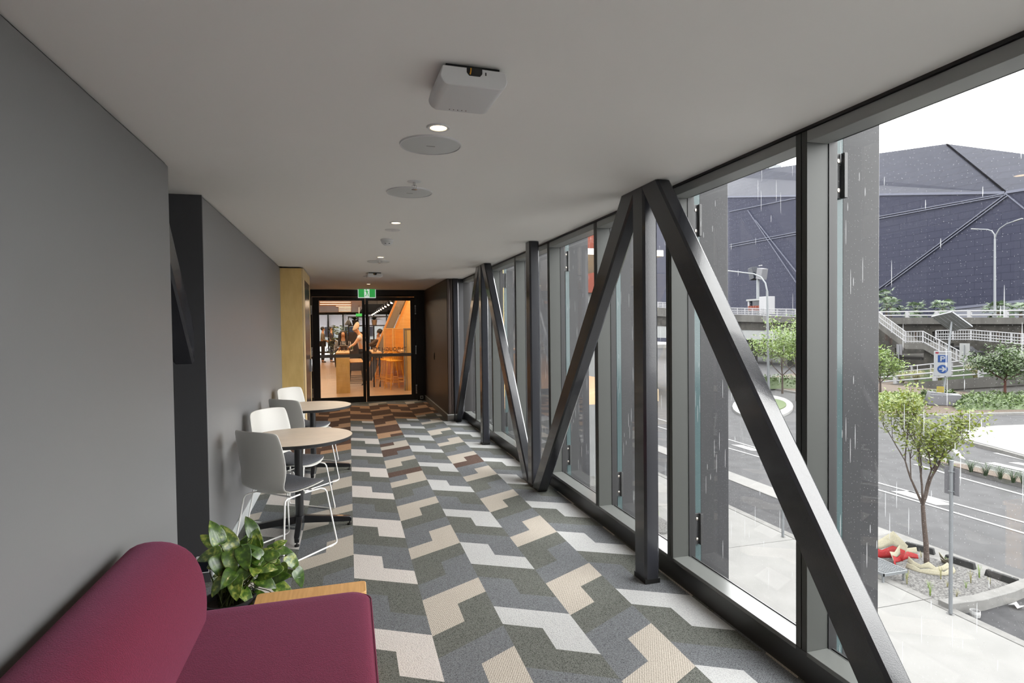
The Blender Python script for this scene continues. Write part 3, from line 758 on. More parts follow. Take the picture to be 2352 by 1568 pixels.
MB().tube([(x, y, .425) for x, y in rrect(-.72, .074, Y0, 2.657, .076)], .0035, 6, closed=True).build('piping', 'piping', sf, world=True)
pbox('base', 'black_metal', sf, -.80, .0, Y0+.06, 2.58, .14, .22, world=True, bevel=.005)
for x in (-.75, -.02):
    for y in (Y0+.12, 2.5): MB().cyl((x, y, 0), .018, 0, .15, 16, .022).build('leg', 'black_metal', sf, world=True)

# slim oak side table by the far end of the sofa
st = empty('side_table', (-.18, 2.74, 0), 0, 'low oak side table tucked against the far end of the burgundy sofa', 'side table')
MB().prism(rrect(-.415, .058, 2.675, 2.80, .02), .395, .420).build('tabletop', 'oak', st, world=True, bevel=.003)
for x in (-.40, .02): pbox('leg', 'oak', st, x, x+.022, 2.69, 2.785, 0, .395, world=True, bevel=.002)
pbox('rail', 'oak', st, -.378, .02, 2.73, 2.745, .30, .36, world=True)

# planter with pothos
pl = empty('potted_plant', (-.53, 2.80, 0), 0, 'leafy variegated pothos in a tall black pot behind the sofa', 'plant')
MB().lathe([(.085, 0), (.105, .40), (.112, .405), (.112, .42), (.102, .42), (.100, .39)], (0, 0, 0), 40, cap=False).build('pot', 'pot_black', pl)
MB().lathe([(.0001, .395), (.10, .39)], n=32, cap=False).build('soil', 'soil', pl)
rp = random.Random(21)
leaves = MB(); stems = MB()
def heart(base, d, nrm, L, Wd, fold=.35, droop=.5):
    d = d.normalized(); nrm = (nrm-d*nrm.dot(d)).normalized(); sd = d.cross(nrm)
    ws = [0, .62, .95, 1, .88, .66, .38, .0]; ts = [-.04, -.10, .05, .25, .48, .70, .88, 1.02]
    vs = []
    for t, w in zip(ts, ws):
        curl = -droop*L*max(t, 0)**2*.5
        c = base + d*(t if w or t > .5 else 0)*L + nrm*curl
        tc = base + d*max(t, 0.0)*L + nrm*curl
        for s in (-1, -.55, 0, .55, 1):
            o = (c if abs(s) > .1 else tc) + sd*(s*w*Wd) + nrm*(abs(s)*w*Wd*fold*(1.15-abs(s)*.45))
            vs.append(o)
    fs = [(i*5+k, i*5+k+1, (i+1)*5+k+1, (i+1)*5+k) for i in range(len(ts)-1) for k in range(4)]
    leaves.add(vs, fs)
O = Vector((-.53, 2.80, .40)); off = Vector(pl.location)
specs = []
for px, py, Yd, Lf, dd in ((497, 1225, 2.86, .13, (-.2, 0, .9)), (525, 1235, 2.92, .14, (-.25, .1, .8)), (550, 1262, 2.95, .12, (.2, 0, .6)), (577, 1210, 2.93, .115, (-.3, .1, 1)),
                           (590, 1240, 2.90, .10, (.0, -.1, .9)), (583, 1262, 2.82, .12, (-.7, 0, .8)), (605, 1270, 2.93, .11, (.6, .1, .4)), (640, 1262, 2.98, .13, (.9, 0, .1)), (672, 1290, 3.0, .11, (.7, 0, -.9)),
                           (668, 1318, 2.98, .10, (.9, 0, -.2)), (690, 1325, 2.98, .12, (.6, 0, -1)), (505, 1300, 2.78, .13, (.35, -.2, -.8)), (530, 1290, 2.78, .12, (.2, -.4, -.7)), (560, 1280, 2.78, .12, (.2, -.4, -.6)),
                           (600, 1300, 2.80, .13, (.8, -.3, .1)), (620, 1310, 2.82, .13, (-.8, -.3, -.3)), (555, 1320, 2.76, .10, (-.4, -.5, -.3)), (610, 1335, 2.82, .11, (.7, -.3, -.3)), (640, 1325, 2.86, .11, (.6, -.3, .3)),
                           (650, 1350, 2.86, .11, (.8, -.2, -.4)), (480, 1275, 2.82, .12, (-1, 0, -.1)), (500, 1345, 2.74, .10, (-.3, -.5, -.4)), (565, 1365, 2.76, .10, (.6, -.5, -.4)), (515, 1265, 2.98, .12, (.1, .4, .5)),
                           (570, 1240, 3.0, .11, (.3, .5, .6)), (620, 1290, 3.0, .12, (.4, .6, .2)), (480, 1240, 2.95, .11, (-.6, .3, .6)), (540, 1345, 2.74, .12, (.1, -.6, -.6)), (525, 1325, 2.74, .11, (-.2, -.7, -.2)), (585, 1310, 2.77, .10, (.1, -.7, .1)), (600, 1368, 2.80, .09, (.9, -.2, -.2)), (545, 1300, 2.95, .12, (-.3, .1, .4)), (515, 1310, 2.90, .12, (-.3, .1, .2))):
    p = aty(px, py, Yd); specs.append((p-off, Vector(dd), Lf*.84))
for k in range(26):
    p = aty(rp.uniform(490, 650), rp.uniform(1245, 1375), rp.uniform(2.80, 2.98)); specs.append((p-off, Vector((rp.uniform(-1, 1), rp.uniform(-.6, .2), rp.uniform(-.9, .9))), rp.uniform(.05, .095)))
for p, d, Lf in specs:
    d = d.normalized(); nn = Vector((.15, -.55, .8)) + Vector((rp.uniform(-.3, .3), rp.uniform(-.3, .3), 0))
    base = p - d*Lf*.45
    heart(base, d, nn, Lf, Lf*.36, rp.uniform(.12, .42), rp.uniform(.25, .8))
    o = Vector((rp.uniform(-.05, .05), rp.uniform(-.05, .05), .395)); mid = (o+base)/2 + Vector((0, 0, .05)) + Vector((rp.uniform(-.02, .02), rp.uniform(-.02, .02), 0))
    stems.tube([o, o.lerp(mid, .5)+Vector((0, 0, .012)), mid, mid.lerp(base, .6)+Vector((0, 0, .01)), base], [.0028, .0026, .0024, .002, .0018], 6)
leaves.keepn = True
leaves.build('foliage', 'pothos_leaf', pl, ang=180, solid=.0006, subsurf=1); stems.build('stems', 'stem_green', pl, ang=80)

# =================================================================== PEOPLE (in the hall beyond the doors)
def skinned(name, V, E, m, parent, lvl=2):
    me = bpy.data.meshes.new(name); bm = bmesh.new(); lay = bm.verts.layers.skin.verify(); vs = []
    for i, (p, r) in enumerate(V):
        v = bm.verts.new(p); v[lay].radius = (r, r) if not isinstance(r, tuple) else r; v[lay].use_root = (i == 0); vs.append(v)
    for a, b in E: bm.edges.new((vs[a], vs[b]))
    bm.to_mesh(me); bm.free(); me.materials.append(MATS[m])
    o = bpy.data.objects.new(name, me); COL.objects.link(o); o.parent = parent
    sk = o.modifiers.new('skin', 'SKIN'); sk.use_smooth_shade = True; sk.branch_smoothing = .6
    sb = o.modifiers.new('subsurf', 'SUBSURF'); sb.levels = lvl; sb.render_levels = lvl
    return o
def person(loc, rz, label, J, skin, top, low, hair, long_hair=False, group=None, hat=None, fingers=True, shoe='black_plastic'):
    """J: joints in local metres; faces -Y. keys pelvis, chest, neck, head, lsh, lel, lwr, rsh, rel, rwr, lhip, lkn, lan, rhip, rkn, ran"""
    t = empty('person', loc, rz, label, 'person', group)
    g = {k: Vector(v) for k, v in J.items() if not isinstance(v, (int, float))}
    hd = (g['head']-g['neck']).normalized()
    V = [(g['pelvis'], .125), (g['pelvis'].lerp(g['chest'], .5), .115), (g['chest'], .135), (g['neck'], .052), (g['head']-hd*.045, .068), (g['head'], .086), (g['head']+hd*.06, .074), (g['head']+hd*.10, .045)]
    E = [(0, 1), (1, 2), (2, 3), (3, 4), (4, 5), (5, 6), (6, 7)]
    face = J.get('face', (0, -1, 0)); f = Vector(face).normalized()
    V += [(g['head']-hd*.005+f*.088, .010)]; E += [(5, 8)]
    def ch(pts, start):
        i0 = start
        for p, r in pts: V.append((p, r)); E.append((i0, len(V)-1)); i0 = len(V)-1
        return i0
    for s in 'lr':
        w = ch([(g[s+'sh'], .052), (g[s+'sh'].lerp(g[s+'el'], .5), .046), (g[s+'el'], .038), (g[s+'el'].lerp(g[s+'wr'], .4), .037), (g[s+'wr'], .025)], 2)
        d = (g[s+'wr']-g[s+'el']).normalized(); palm = g[s+'wr']+d*.055; w = ch([(palm, .030)], w)
        if fingers:
            side = d.cross(Vector((0, 0, 1))); side = side.normalized() if side.length > .1 else Vector((1, 0, 0))
            dn = side.cross(d).normalized()
            if dn.z > 0: dn = -dn
            for q, L in ((-.026, .055), (-.009, .068), (.009, .064), (.026, .050)):
                ch([(palm+side*q+d*.03, .0085), (palm+side*q+d*(.03+L*.5)+dn*.008, .0085), (palm+side*q+d*(.02+L)+dn*.028, .008)], w)
            sg = -1 if s == 'l' else 1
            ch([(g[s+'wr']+d*.030+side*sg*.036, .0095), (palm+side*sg*.052+d*.012+dn*.012, .009)], w)
        k = ch([(g[s+'hip'], .085), (g[s+'hip'].lerp(g[s+'kn'], .5), .072), (g[s+'kn'], .055), (g[s+'kn'].lerp(g[s+'an'], .35), .052), (g[s+'an'], .036), (g[s+'an']+Vector((0, 0, -.05))+f*.02, .038), (g[s+'an']+Vector((0, 0, -.06))+f*.13, .032)], 0)
    skinned('body', V, E, skin, t)
    # top: torso and sleeves
    sl = J.get('sleeve', .45)
    V = [(g['pelvis']+Vector((0, 0, .02)), .140), (g['pelvis'].lerp(g['chest'], .5), .132), (g['chest'], .158), (g['chest'].lerp(g['neck'], .72), .088)]; E = [(0, 1), (1, 2), (2, 3)]
    for s in 'lr':
        a, e, w_ = g[s+'sh'], g[s+'el'], g[s+'wr']
        V.append((a, .078)); E.append((2, len(V)-1))
        if sl < 1: V.append((a.lerp(e, sl+.15), .062)); E.append((len(V)-2, len(V)-1))
        else:
            V.append((e, .052)); E.append((len(V)-2, len(V)-1)); V.append((e.lerp(w_, .92), .038)); E.append((len(V)-2, len(V)-1))
    skinned('top', V, E, top, t)
    V = [(g['pelvis'], .140)]; E = []
    for s in 'lr':
        i0 = 0
        for p, r in ((g[s+'hip'], .100), (g[s+'hip'].lerp(g[s+'kn'], .5), .086), (g[s+'kn'], .068), (g[s+'kn'].lerp(g[s+'an'], .5), .062), (g[s+'an']+Vector((0, 0, .01)), .052)): V.append((p, r)); E.append((i0, len(V)-1)); i0 = len(V)-1
    skinned('trousers', V, E, low, t)
    for s in 'lr':
        a = g[s+'an']+Vector((0, 0, -.055))
        skinned('shoe', [(a-f*.03, .045), (a+f*.05, .043), (a+f*.14, .036)], [(0, 1), (1, 2)], shoe, t, 1)
    # face
    sd = f.cross(hd).normalized()
    for q in (-.031, .031): MB().sphere(g['head']+f*.078+sd*q+hd*.012, .0085, n=10, m=8).build('eye', 'hair_black', t)
    MB().sphere(g['head']+f*.080-hd*.045, .016, .006, .005, 12, 8).build('mouth', 'tarp_red', t)
    for q in (-.080, .080): MB().sphere(g['head']+sd*q, .012, .018, .028, 10, 8).build('ear', skin, t)
    if hair:
        m = MB(); M3 = Matrix.Rotation(0, 4, 'X')
        m.sphere(g['head']-f*.034+hd*.038, .094, .090, .094, 20, 12)
        if long_hair:
            for s in (-1, 1): m.tube([g['head']+sd*s*.07+hd*.06-f*.01, g['head']+sd*s*.092-hd*.03+f*.005, g['head']+sd*s*.105-hd*.14+f*.03, g['head']+sd*s*.10-hd*.28+f*.085, g['head']+sd*s*.09-hd*.38+f*.10], [.035, .040, .045, .045, .015], 10)
            m.tube([g['head']-f*.05, g['head']-f*.07-hd*.15, g['head']-f*.08-hd*.34], [.09, .10, .05], 12)
        m.build('hair', hair, t, ang=80)
        # keep the face clear: the hair cap sits behind it
    if hat:
        m = MB(); prof = [(.100, .0), (.108, .012), (.106, .04), (.090, .075), (.062, .105), (.035, .122), (.0001, .128)]
        q = hd.to_track_quat('Z', 'Y').to_matrix().to_4x4()
        m.lathe(prof, n=24, M=Matrix.Translation(g['head']+hd*.048-f*.012) @ q @ Matrix.Shear('XY', 4, (0, 0)), cap=False)
        for v in m.v:
            h = (v-g['head']).dot(hd); v += -f*max(0, h-.06)*.9 + Vector((0, 0, 1))*max(0, h-.08)*.35
        m.build('beanie', hat, t, ang=80, solid=.006)
    return t

# =================================================================== HALL BEYOND THE DOORS
sbox('floor', 'hall_floor', -7, 7.5, 13.1, 44, -.3, 0, smooth=False)
sbox('ceiling', 'hall_ceiling', -7.2, 7.7, 13.16, 44, 3.35, 3.5)
sbox('ceiling', 'slot_ply', -5.5, .78, 20.5, 42, 2.78, 3.33, smooth=False)
sbox('wall_left', 'slant_grey', -7.2, -7.0, 13.16, 44, 0, 3.35)
sbox('wall_right', 'plywood', 3.6, 3.75, 13.16, 44, 0, 3.35)
m = MB(); m.box(-7, -1.1, 13.1, 13.16, 0, 3.35); m.box(1.70, 3.7, 13.1, 13.16, 0, 3.35); m.box(-1.1, 1.7, 13.1, 13.16, C, 3.35)
struct('wall_front', m, 'plywood')
# far glazed wall with blinds
fg = empty('window_20', (-.5, 42, 0)); fg['kind'] = 'structure'
m = MB(); m.box(-7, 3.6, 41.95, 42.05, 2.62, 3.35); m.box(-7, 3.6, 41.95, 42.05, 0, .10)
xs = [aty(px, 735, 42).x for px in (753.7, 788, 822, 858, 888)]; sp = xs[1]-xs[0]
for x in [xs[0]-3*sp, xs[0]-2*sp, xs[0]-sp]+xs: m.box(x-.045, x+.045, 41.93, 42.06, 0, 2.7)
m.build('frame', 'black_frame', fg, world=True)
MB().box(-7, 3.6, 41.99, 42.0, .1, 2.62).build('glass_pane', 'clear_glass', fg, world=True, smooth=False)
allx = [xs[0]-3*sp, xs[0]-2*sp, xs[0]-sp]+xs+[3.6]
for a, b in zip(allx[:-1], allx[1:]): MB().box(a+.06, b-.06, 41.90, 41.905, 1.78, 2.60).build('roller_blind', 'blind_cloth', fg, world=True)
# street outside that far wall
sbox('ground_plaza', 'concrete_path', -30, 30, 44, 90, -.3, 0)
b = empty('far_building', (-2, 70, 0), 0, 'pale grey building seen through the far hall windows', 'building')
pbox('wall', 'annex_white', b, -20, 14, 70, 74, 0, 5, world=True)
for k in range(14): pbox('window', 'window_dark', b, -18+k*2.2, -17+k*2.2, 69.9, 70, .8, 2.6, world=True)
# light slots of the ply ceiling
for k, py in enumerate((693.5, 698.5, 702.5, 706, 709, 712, 714.5)):
    p0 = atz(735 if k < 2 else (772 if k < 3 else 778), py, 2.775); p1 = atz(806, py, 2.775)
    t = empty('strip_light', (p0.x*.5+p1.x*.5, p0.y, 2.768), 0, None, None)
    tag(t, ('nearest', 'second', 'third', 'fourth', 'fifth', 'sixth', 'farthest')[k]+' warm light slot in the plywood hall ceiling', 'light', 'light slots in the plywood ceiling')
    w = (p1.x-p0.x)/2
    pbox('glow', 'slot_glow', t, -w, w, -.10-.03*k, .10+.03*k, -.004, .006); pbox('slot_edge', 'orange_ply', t, -w-.03, w+.03, .2+.05*k, .36+.08*k, -.04, .010)
# track with spotlights
tr = empty('lighting_track', (1.66, 32, 2.74), 0, 'black ceiling track carrying a row of spotlights', 'track')
pbox('rail', 'black_metal', tr, -.02, .02, -10.5, 10.5, 0, .04)
for y in (-9, -3, 3, 9): pbox('hanger', 'black_metal', tr, -.006, .006, y-.006, y+.006, .04, .61)
names = 'nearest second third fourth fifth sixth seventh eighth ninth tenth farthest'.split()
for k in range(11):
    y = 22.2+k*1.85; r = .058
    t = empty('spotlight', (1.60, y, 2.74), 0, names[k]+' spotlight on the black track in the hall', 'spotlight', 'track spotlights')
    Mx = Matrix.Translation((0, 0, -.12)) @ Matrix.Rotation(R(28), 4, 'Y') @ Matrix.Rotation(R(-35), 4, 'X')
    MB().lathe([(.03, .10), (r, .08), (r, -.08), (r-.008, -.08), (r-.01, -.06)], n=20, M=Mx).build('housing', 'black_metal', t)
    MB().lathe([(.0001, -.070), (r-.009, -.070)], n=20, M=Mx, cap=False).build('lens', 'spot_glow', t)
    MB().tube([(0, 0, 0), (0, 0, -.1)], .012, 6).build('yoke', 'black_metal', t)
# sloping timber clad struts
for x0, w, y, ma, lb in ((1.12, .24, 18.6, 'slant_grey', 'grey sided sloping strut with a timber edge, leftmost'), (1.42, .55, 18.1, 'booth_ply', 'wide sloping timber strut behind the booths'), (2.25, .5, 17.6, 'booth_ply', 'sloping timber strut at the far right behind the pale panel')):
    t = empty('sloping_strut', (x0, y, 0), 0, lb, 'strut', 'sloping timber struts of the hall')
    s_ = .43; mm = MB(); mm.add([(x-1.6*s_+z*s_, yy, z) for z in (0.0, 3.34) for x, yy in ((0, 0), (w, 0), (w, .3), (0, .3))], [(0, 3, 2, 1), (4, 5, 6, 7), (0, 1, 5, 4), (1, 2, 6, 5), (2, 3, 7, 6), (3, 0, 4, 7)])
    mm.build('cladding', ma, t)
    mm = MB(); mm.add([(x-1.6*s_+z*s_, yy, z) for z in (0.0, 3.34) for x, yy in ((-.05, -.02), (.0, -.02), (.0, .32), (-.05, .32))], [(0, 3, 2, 1), (4, 5, 6, 7), (0, 1, 5, 4), (1, 2, 6, 5), (2, 3, 7, 6), (3, 0, 4, 7)])
    mm.build('edge_trim', 'orange_ply', t)
# booth partitions
def booth(x0, x1, y, z, m1, lb):
    t = empty('booth_partition', ((x0+x1)/2, y, 0), 0, lb, 'partition')
    pbox('panel', m1, t, x0+.03, x1, y, y+.10, 0, z-.03, world=True)
    mm = MB(); mm.box(x0, x0+.03, y-.01, y+.11, 0, z); mm.box(x0+.03, x1, y-.01, y+.11, z-.03, z); mm.box(x0+.055, x0+.07, y-.012, y, 0, z-.04)
    mm.build('edge_frame', 'slant_grey' if m1 != 'orange_ply' else 'booth_ply', t, world=True)
booth(1.375, 2.4, 15.2, 1.61, 'plywood', 'pale yellow plywood booth partition nearest the doors, far right')
booth(1.20, 1.85, 16.7, 1.62, 'orange_ply', 'middle orange timber booth partition with a shelf beside it')
booth(1.00, 1.26, 17.6, 1.62, 'orange_ply', 'farthest narrow orange timber booth partition')
t = empty('booth_shelf', (1.6, 16.0, .98), 0, 'pale booth counter shelf between two timber partitions', 'counter')
pbox('top', 'oak', t, -.30, .75, -.68, .68, .0, .04); pbox('front', 'orange_ply', t, -.02, .75, -.66, .66, -.97, .0)
# high bench and its end panel
t = empty('high_bench', (-.145, 16.4, 0), 0, 'tall plywood bench with a broad end panel inside the left door', 'bench table')
pbox('end_panel', 'plywood', t, -.165, .165, -1.25, -1.18, 0, .985, bevel=.003); pbox('top', 'oak', t, -.165, .165, -1.27, 1.1, .985, 1.02, bevel=.003)
pbox('end_panel', 'plywood', t, -.165, .165, 1.0, 1.07, 0, .985)
t = empty('high_table', (.72, 17.4, 0), 0, 'oak topped high table behind the door stile, black legs', 'table')
pbox('top', 'oak', t, -.10, .16, -1.0, 1.3, .92, .96, bevel=.003)
for x in (-.06, .10):
    for y in (-.9, 1.2): pbox('leg', 'black_metal', t, x-.02, x+.02, y-.02, y+.02, 0, .92)
t = empty('napkin_box', (.70, 16.6, .96), 0, 'small timber box on the oak high table', 'box'); pbox('box', 'box_card', t, -.05, .05, -.05, .05, 0, .12, bevel=.003); pbox('lid', 'box_dark', t, -.055, .055, -.055, .055, .12, .135)
t = empty('serving_box', (-.13, 17.0, 1.02), 0, 'dark box with white tissue on the tall plywood bench', 'box')
pbox('box', 'box_dark', t, -.09, .09, -.08, .08, 0, .12, bevel=.003); pbox('rim', 'slant_grey', t, -.11, .11, -.10, .10, .12, .135)
MB().lathe([(.035, 0), (.05, .04), (.02, .07), (.0001, .11)], (0, 0, .135), 7).build('tissue', 'paper_white', t, smooth=False)
t = empty('small_plant', (.08, 16.2, 1.02), 0, 'small pale leafed cutting on the bench edge', 'plant')
leaves = MB(); leaves.keepn = True
for k in range(12): heart(Vector((0, 0, .02+k*.008)), Vector((math.cos(k*2.4), math.sin(k*2.4), .7)), Vector((0, 0, 1)), .07, .018)
leaves.build('foliage', 'leaf_lime', t); MB().cyl((0, 0, 0), .03, 0, .05, 12).build('pot', 'white_plastic', t)
# stools
def stool(name, m_leg, m_seat, back):
    t = empty(name, (0, 0, 0))
    pbox('seat', m_seat, t, -.17, .17, -.16, .16, .735, .765, bevel=.01)
    for sx in (-1, 1):
        for sy in (-1, 1): MB().tube([(sx*.13, sy*.12, .735), (sx*.21, sy*.20, .0)], .009, 8).build('leg', m_leg, t)
    for z, k in ((.28, .18), (.20, .19)): MB().tube([(-k, -k*.95, z), (k, -k*.95, z), (k, k*.95, z), (-k, k*.95, z)], .007, 6, closed=True).build('footrail', m_leg, t)
    if back:
        m = MB(); m.tube([(-.18, .15, .76), (-.20, .17, .90), (-.12, .19, .96), (.12, .19, .96), (.20, .17, .90), (.18, .15, .76)], .008, 8)
        for k in range(-3, 4): m.tube([(k*.045, .155, .76), (k*.045, .188, .955)], .004, 6)
        m.build('back', m_leg, t)
    return t
sb = stool('bar_stool', 'black_metal', 'oak', False)
for k, (x, y, lb) in enumerate(((.20, 15.75, 'black framed bar stool with timber seat, nearest the doors'), (.19, 16.4, 'second black framed bar stool along the plywood bench'), (.18, 17.05, 'third black framed bar stool, beside the standing person'))):
    o = sb if k == 0 else copy_tree(sb); o.location = (x, y, 0); tag(o, lb, 'stool', 'black bar stools at the plywood bench')
sb = stool('wire_stool', 'yellow_wire', 'yellow_wire', True)
for k, (x, y, lb) in enumerate(((1.17, 15.75, 'bright yellow wire bar stool, nearest the doors'), (1.06, 16.35, 'second yellow wire bar stool by the booths'), (.98, 16.95, 'farthest yellow wire bar stool by the orange partition'))):
    o = sb if k == 0 else copy_tree(sb); o.location = (x, y, 0); o.rotation_euler = (0, 0, R(200+k*9)); tag(o, lb, 'stool', 'yellow wire bar stools')
# shelving with plants
sh = empty('shelving_unit', (.9, 23.5, 0), 0, 'black open shelf frame above a dark cabinet holding two plants', 'shelf')
xa, xb = aty(799, 730, 23.5).x, aty(892, 730, 23.5).x
for z in (2.08, 1.74): pbox('shelf', 'black_metal', sh, xa, xb, 23.3, 23.7, z-.02, z+.02, world=True)
for x in (xa, (xa+xb)/2, xb-.04): pbox('post', 'black_metal', sh, x, x+.04, 23.3, 23.7, 0, 2.08, world=True)
pbox('cabinet', 'box_dark', sh, xa, xa+.75, 23.25, 23.75, 0, 1.5, world=True); pbox('cabinet', 'box_dark', sh, xb-.7, xb, 23.25, 23.75, 0, 1.2, world=True)
for px, lb in ((815, 'dark spiky plant on the black shelf behind the beanie'), (860, 'dark spiky plant on the black shelf right of the door stile')):
    p = aty(px, 747, 23.5); t = empty('shelf_plant', (p.x, 23.5, 1.76), 0, lb, 'plant', 'plants on the black shelf')
    MB().lathe([(.08, 0), (.11, .20), (.10, .20)], n=20).build('pot', 'pot_black' if px < 840 else 'box_card', t)
    leaves = MB(); leaves.keepn = True
    for k in range(22):
        a = k*2.4; heart(Vector((0, 0, .2)), Vector((math.cos(a), math.sin(a)*.5, .25+.5*rp.random())), Vector((0, 0, 1)), rp.uniform(.24, .36), .035, .2, .9)
    leaves.build('foliage', 'grass_dark', t, ang=180)
t = empty('desk_lamp', (aty(800, 737, 23).x, 23, 1.76), 0, 'black bell shaped lamp beside the shelf plant', 'lamp')
MB().lathe([(.13, 0), (.12, .06), (.06, .17), (.02, .2), (.0001, .21)], n=24).build('shade', 'black_metal', t); MB().cyl((0, 0, 0), .012, -1.76, 0, 8).build('stem', 'black_metal', t)
p = aty(780, 790, 26); t = empty('floor_plant', (p.x, 26, 0), 0, 'bushy lime green plant behind the seated woman', 'plant')
leaves = MB(); leaves.keepn = True
for k in range(170):
    a = rp.uniform(0, 6.3); r = rp.uniform(0, .42); z = rp.uniform(.5, 1.75)
    heart(Vector((r*math.cos(a), r*math.sin(a), z)), Vector((math.cos(a), math.sin(a), rp.uniform(-.2, .9))), Vector((0, 0, 1)), .16, .06)
leaves.build('foliage', 'leaf_lime', t, ang=180); MB().cyl((0, 0, 0), .2, 0, .45, 20, .25).build('pot', 'pot_black', t); MB().tube([(0, 0, .4), (.03, 0, 1.2)], .03, 8).build('stem', 'bark', t)
p = aty(825, 723, 30); t = empty('exit_sign', (p.x, 30, p.z-.1), 0, 'tiny green exit sign far inside the hall', 'exit sign')
pbox('sign_face', 'exit_green', t, -.16, .16, 0, .04, 0, .17); pbox('bracket', 'white_plastic', t, -.02, .02, 0, .03, .17, 3.33-p.z+.1)

# people
person((-.15, 17.75, 0), 0, 'person with long black hair in a striped dark top, seated facing the doors',
       dict(pelvis=(0, 0, .80), chest=(0, -.02, 1.16), neck=(0, -.03, 1.32), head=(.0, -.06, 1.45), face=(0, -1, -.05),
            lsh=(-.17, -.02, 1.22), lel=(-.24, -.12, .99), lwr=(-.10, -.34, 1.06), rsh=(.17, -.02, 1.22), rel=(.24, -.12, .99), rwr=(.10, -.34, 1.06),
            lhip=(-.10, -.02, .78), lkn=(-.12, -.40, .76), lan=(-.12, -.36, .36), rhip=(.10, -.02, .78), rkn=(.12, -.40, .76), ran=(.12, -.36, .36), sleeve=1),
       'skin_tan', 'striped_cloth', 'trousers_black', 'hair_black', long_hair=True)
person((.41, 17.3, 0), 0, 'person in a beige beanie and pale t-shirt leaning over the bench beside the stools',
       dict(pelvis=(.0, .05, .93), chest=(-.05, 0, 1.33), neck=(-.12, 0, 1.48), head=(-.18, -.03, 1.575), face=(-.85, -.3, -.42),
            lsh=(-.09, -.19, 1.40), lel=(-.24, -.20, 1.19), lwr=(-.42, -.22, 1.07), rsh=(-.02, .15, 1.38), rel=(.02, .05, 1.10), rwr=(.05, -.28, 1.04),
            lhip=(.0, -.08, .90), lkn=(-.01, -.12, .50), lan=(.03, -.10, .08), rhip=(.0, .14, .90), rkn=(.0, .14, .50), ran=(.05, .18, .08), sleeve=.35),
       'skin_light', 'tee_white', 'trousers_black', None, hat='beanie_wool')
for px, face, lb, top, skn in ((741.5, (1, 0, 0), 'blurred person in a brown coat standing farthest left in the hall', 'coat_brown', 'skin_tan'), (761.5, (1, -.3, 0), 'person in a plum jacket standing far back, right of the brown coat', 'jacket_plum', 'skin_light')):
    p = aty(px, 780, 30); s = 1 if px < 750 else -1
    person((p.x, 30, 0), 0, lb, dict(pelvis=(0, 0, .95), chest=(0, 0, 1.34), neck=(0, 0, 1.50), head=(.02*s, 0, 1.62), face=face,
           lsh=(-.02, -.19, 1.40), lel=(.0, -.22, 1.12), lwr=(.22, -.16, 1.05), rsh=(.02, .19, 1.40), rel=(.0, .22, 1.12), rwr=(.2, .16, 1.0),
           lhip=(0, -.10, .92), lkn=(.03, -.11, .50), lan=(.0, -.13, .08), rhip=(0, .10, .92), rkn=(-.02, .11, .50), ran=(-.06, .14, .08), sleeve=1), skn, top, 'trousers_black', 'hair_black', fingers=False)
p = aty(870, 765, 19.5)
person((p.x+.02, 19.5, 0), 0, 'dark haired person in brown bending to the left beyond the high table', dict(pelvis=(.12, 0, .88), chest=(.0, 0, 1.20), neck=(-.05, 0, 1.35), head=(-.02, -.04, 1.47), face=(-.7, -.5, -.4),
       lsh=(-.08, -.17, 1.26), lel=(-.26, -.22, 1.12), lwr=(-.48, -.2, 1.10), rsh=(.05, .17, 1.26), rel=(-.12, .2, 1.08), rwr=(-.34, .1, 1.06),
       lhip=(.12, -.10, .86), lkn=(.08, -.12, .48), lan=(.12, -.12, .08), rhip=(.12, .10, .86), rkn=(.1, .12, .48), ran=(.16, .14, .08), sleeve=1), 'skin_tan', 'blur_brown', 'trousers_black', 'hair_black')

# =================================================================== OUTSIDE
G = -4.4
def gp(px, py, z=G): return atz(px, py, z)
def poly(name, pts, z0, z1, m, **k):
    o = MB().prism([(p[0], p[1]) for p in pts], z0, z1).build(name, m, smooth=False, **k); o['kind'] = 'structure'; return o
sbox('ground_road', 'asphalt', -60, 170, -60, 170, G-.5, G, smooth=False)
fp = MB()
ys = [-30, -20, -13, -6, -1, 2, 5.6, 9.4, 13.1, 16.8, 20.5, 24.2, 28, 32, 36, 40, 60]
for a, b in zip(ys[:-1], ys[1:]):
    fp.box(2.6, 7.1, a+.012, b-.012, G, G+.13); fp.box(7.12, 11.62, a+.012, b-.012, G, G+.13)
struct('footpath', fp, 'concrete_path', smooth=False)
m = MB()
for a, b in ((-30, 9.39), (9.41, 22), (22.02, 34), (34.02, 60)): m.box(11.64, 11.86, a, b, G, G+.135)
struct('kerb_near', m, 'concrete_kerb', bevel=.01)
sbox('parking_strip', 'asphalt_dark', 11.86, 14.08, -30, 60, G, G+.01, smooth=False)
m = MB()
for a, b in ((-30, 6), (6.01, 12.3), (12.31, 20), (20.01, 28), (28.01, 60)): m.box(14.06, 14.86, a, b, G, G+.03)
struct('gutter', m, 'concrete_path', smooth=False)
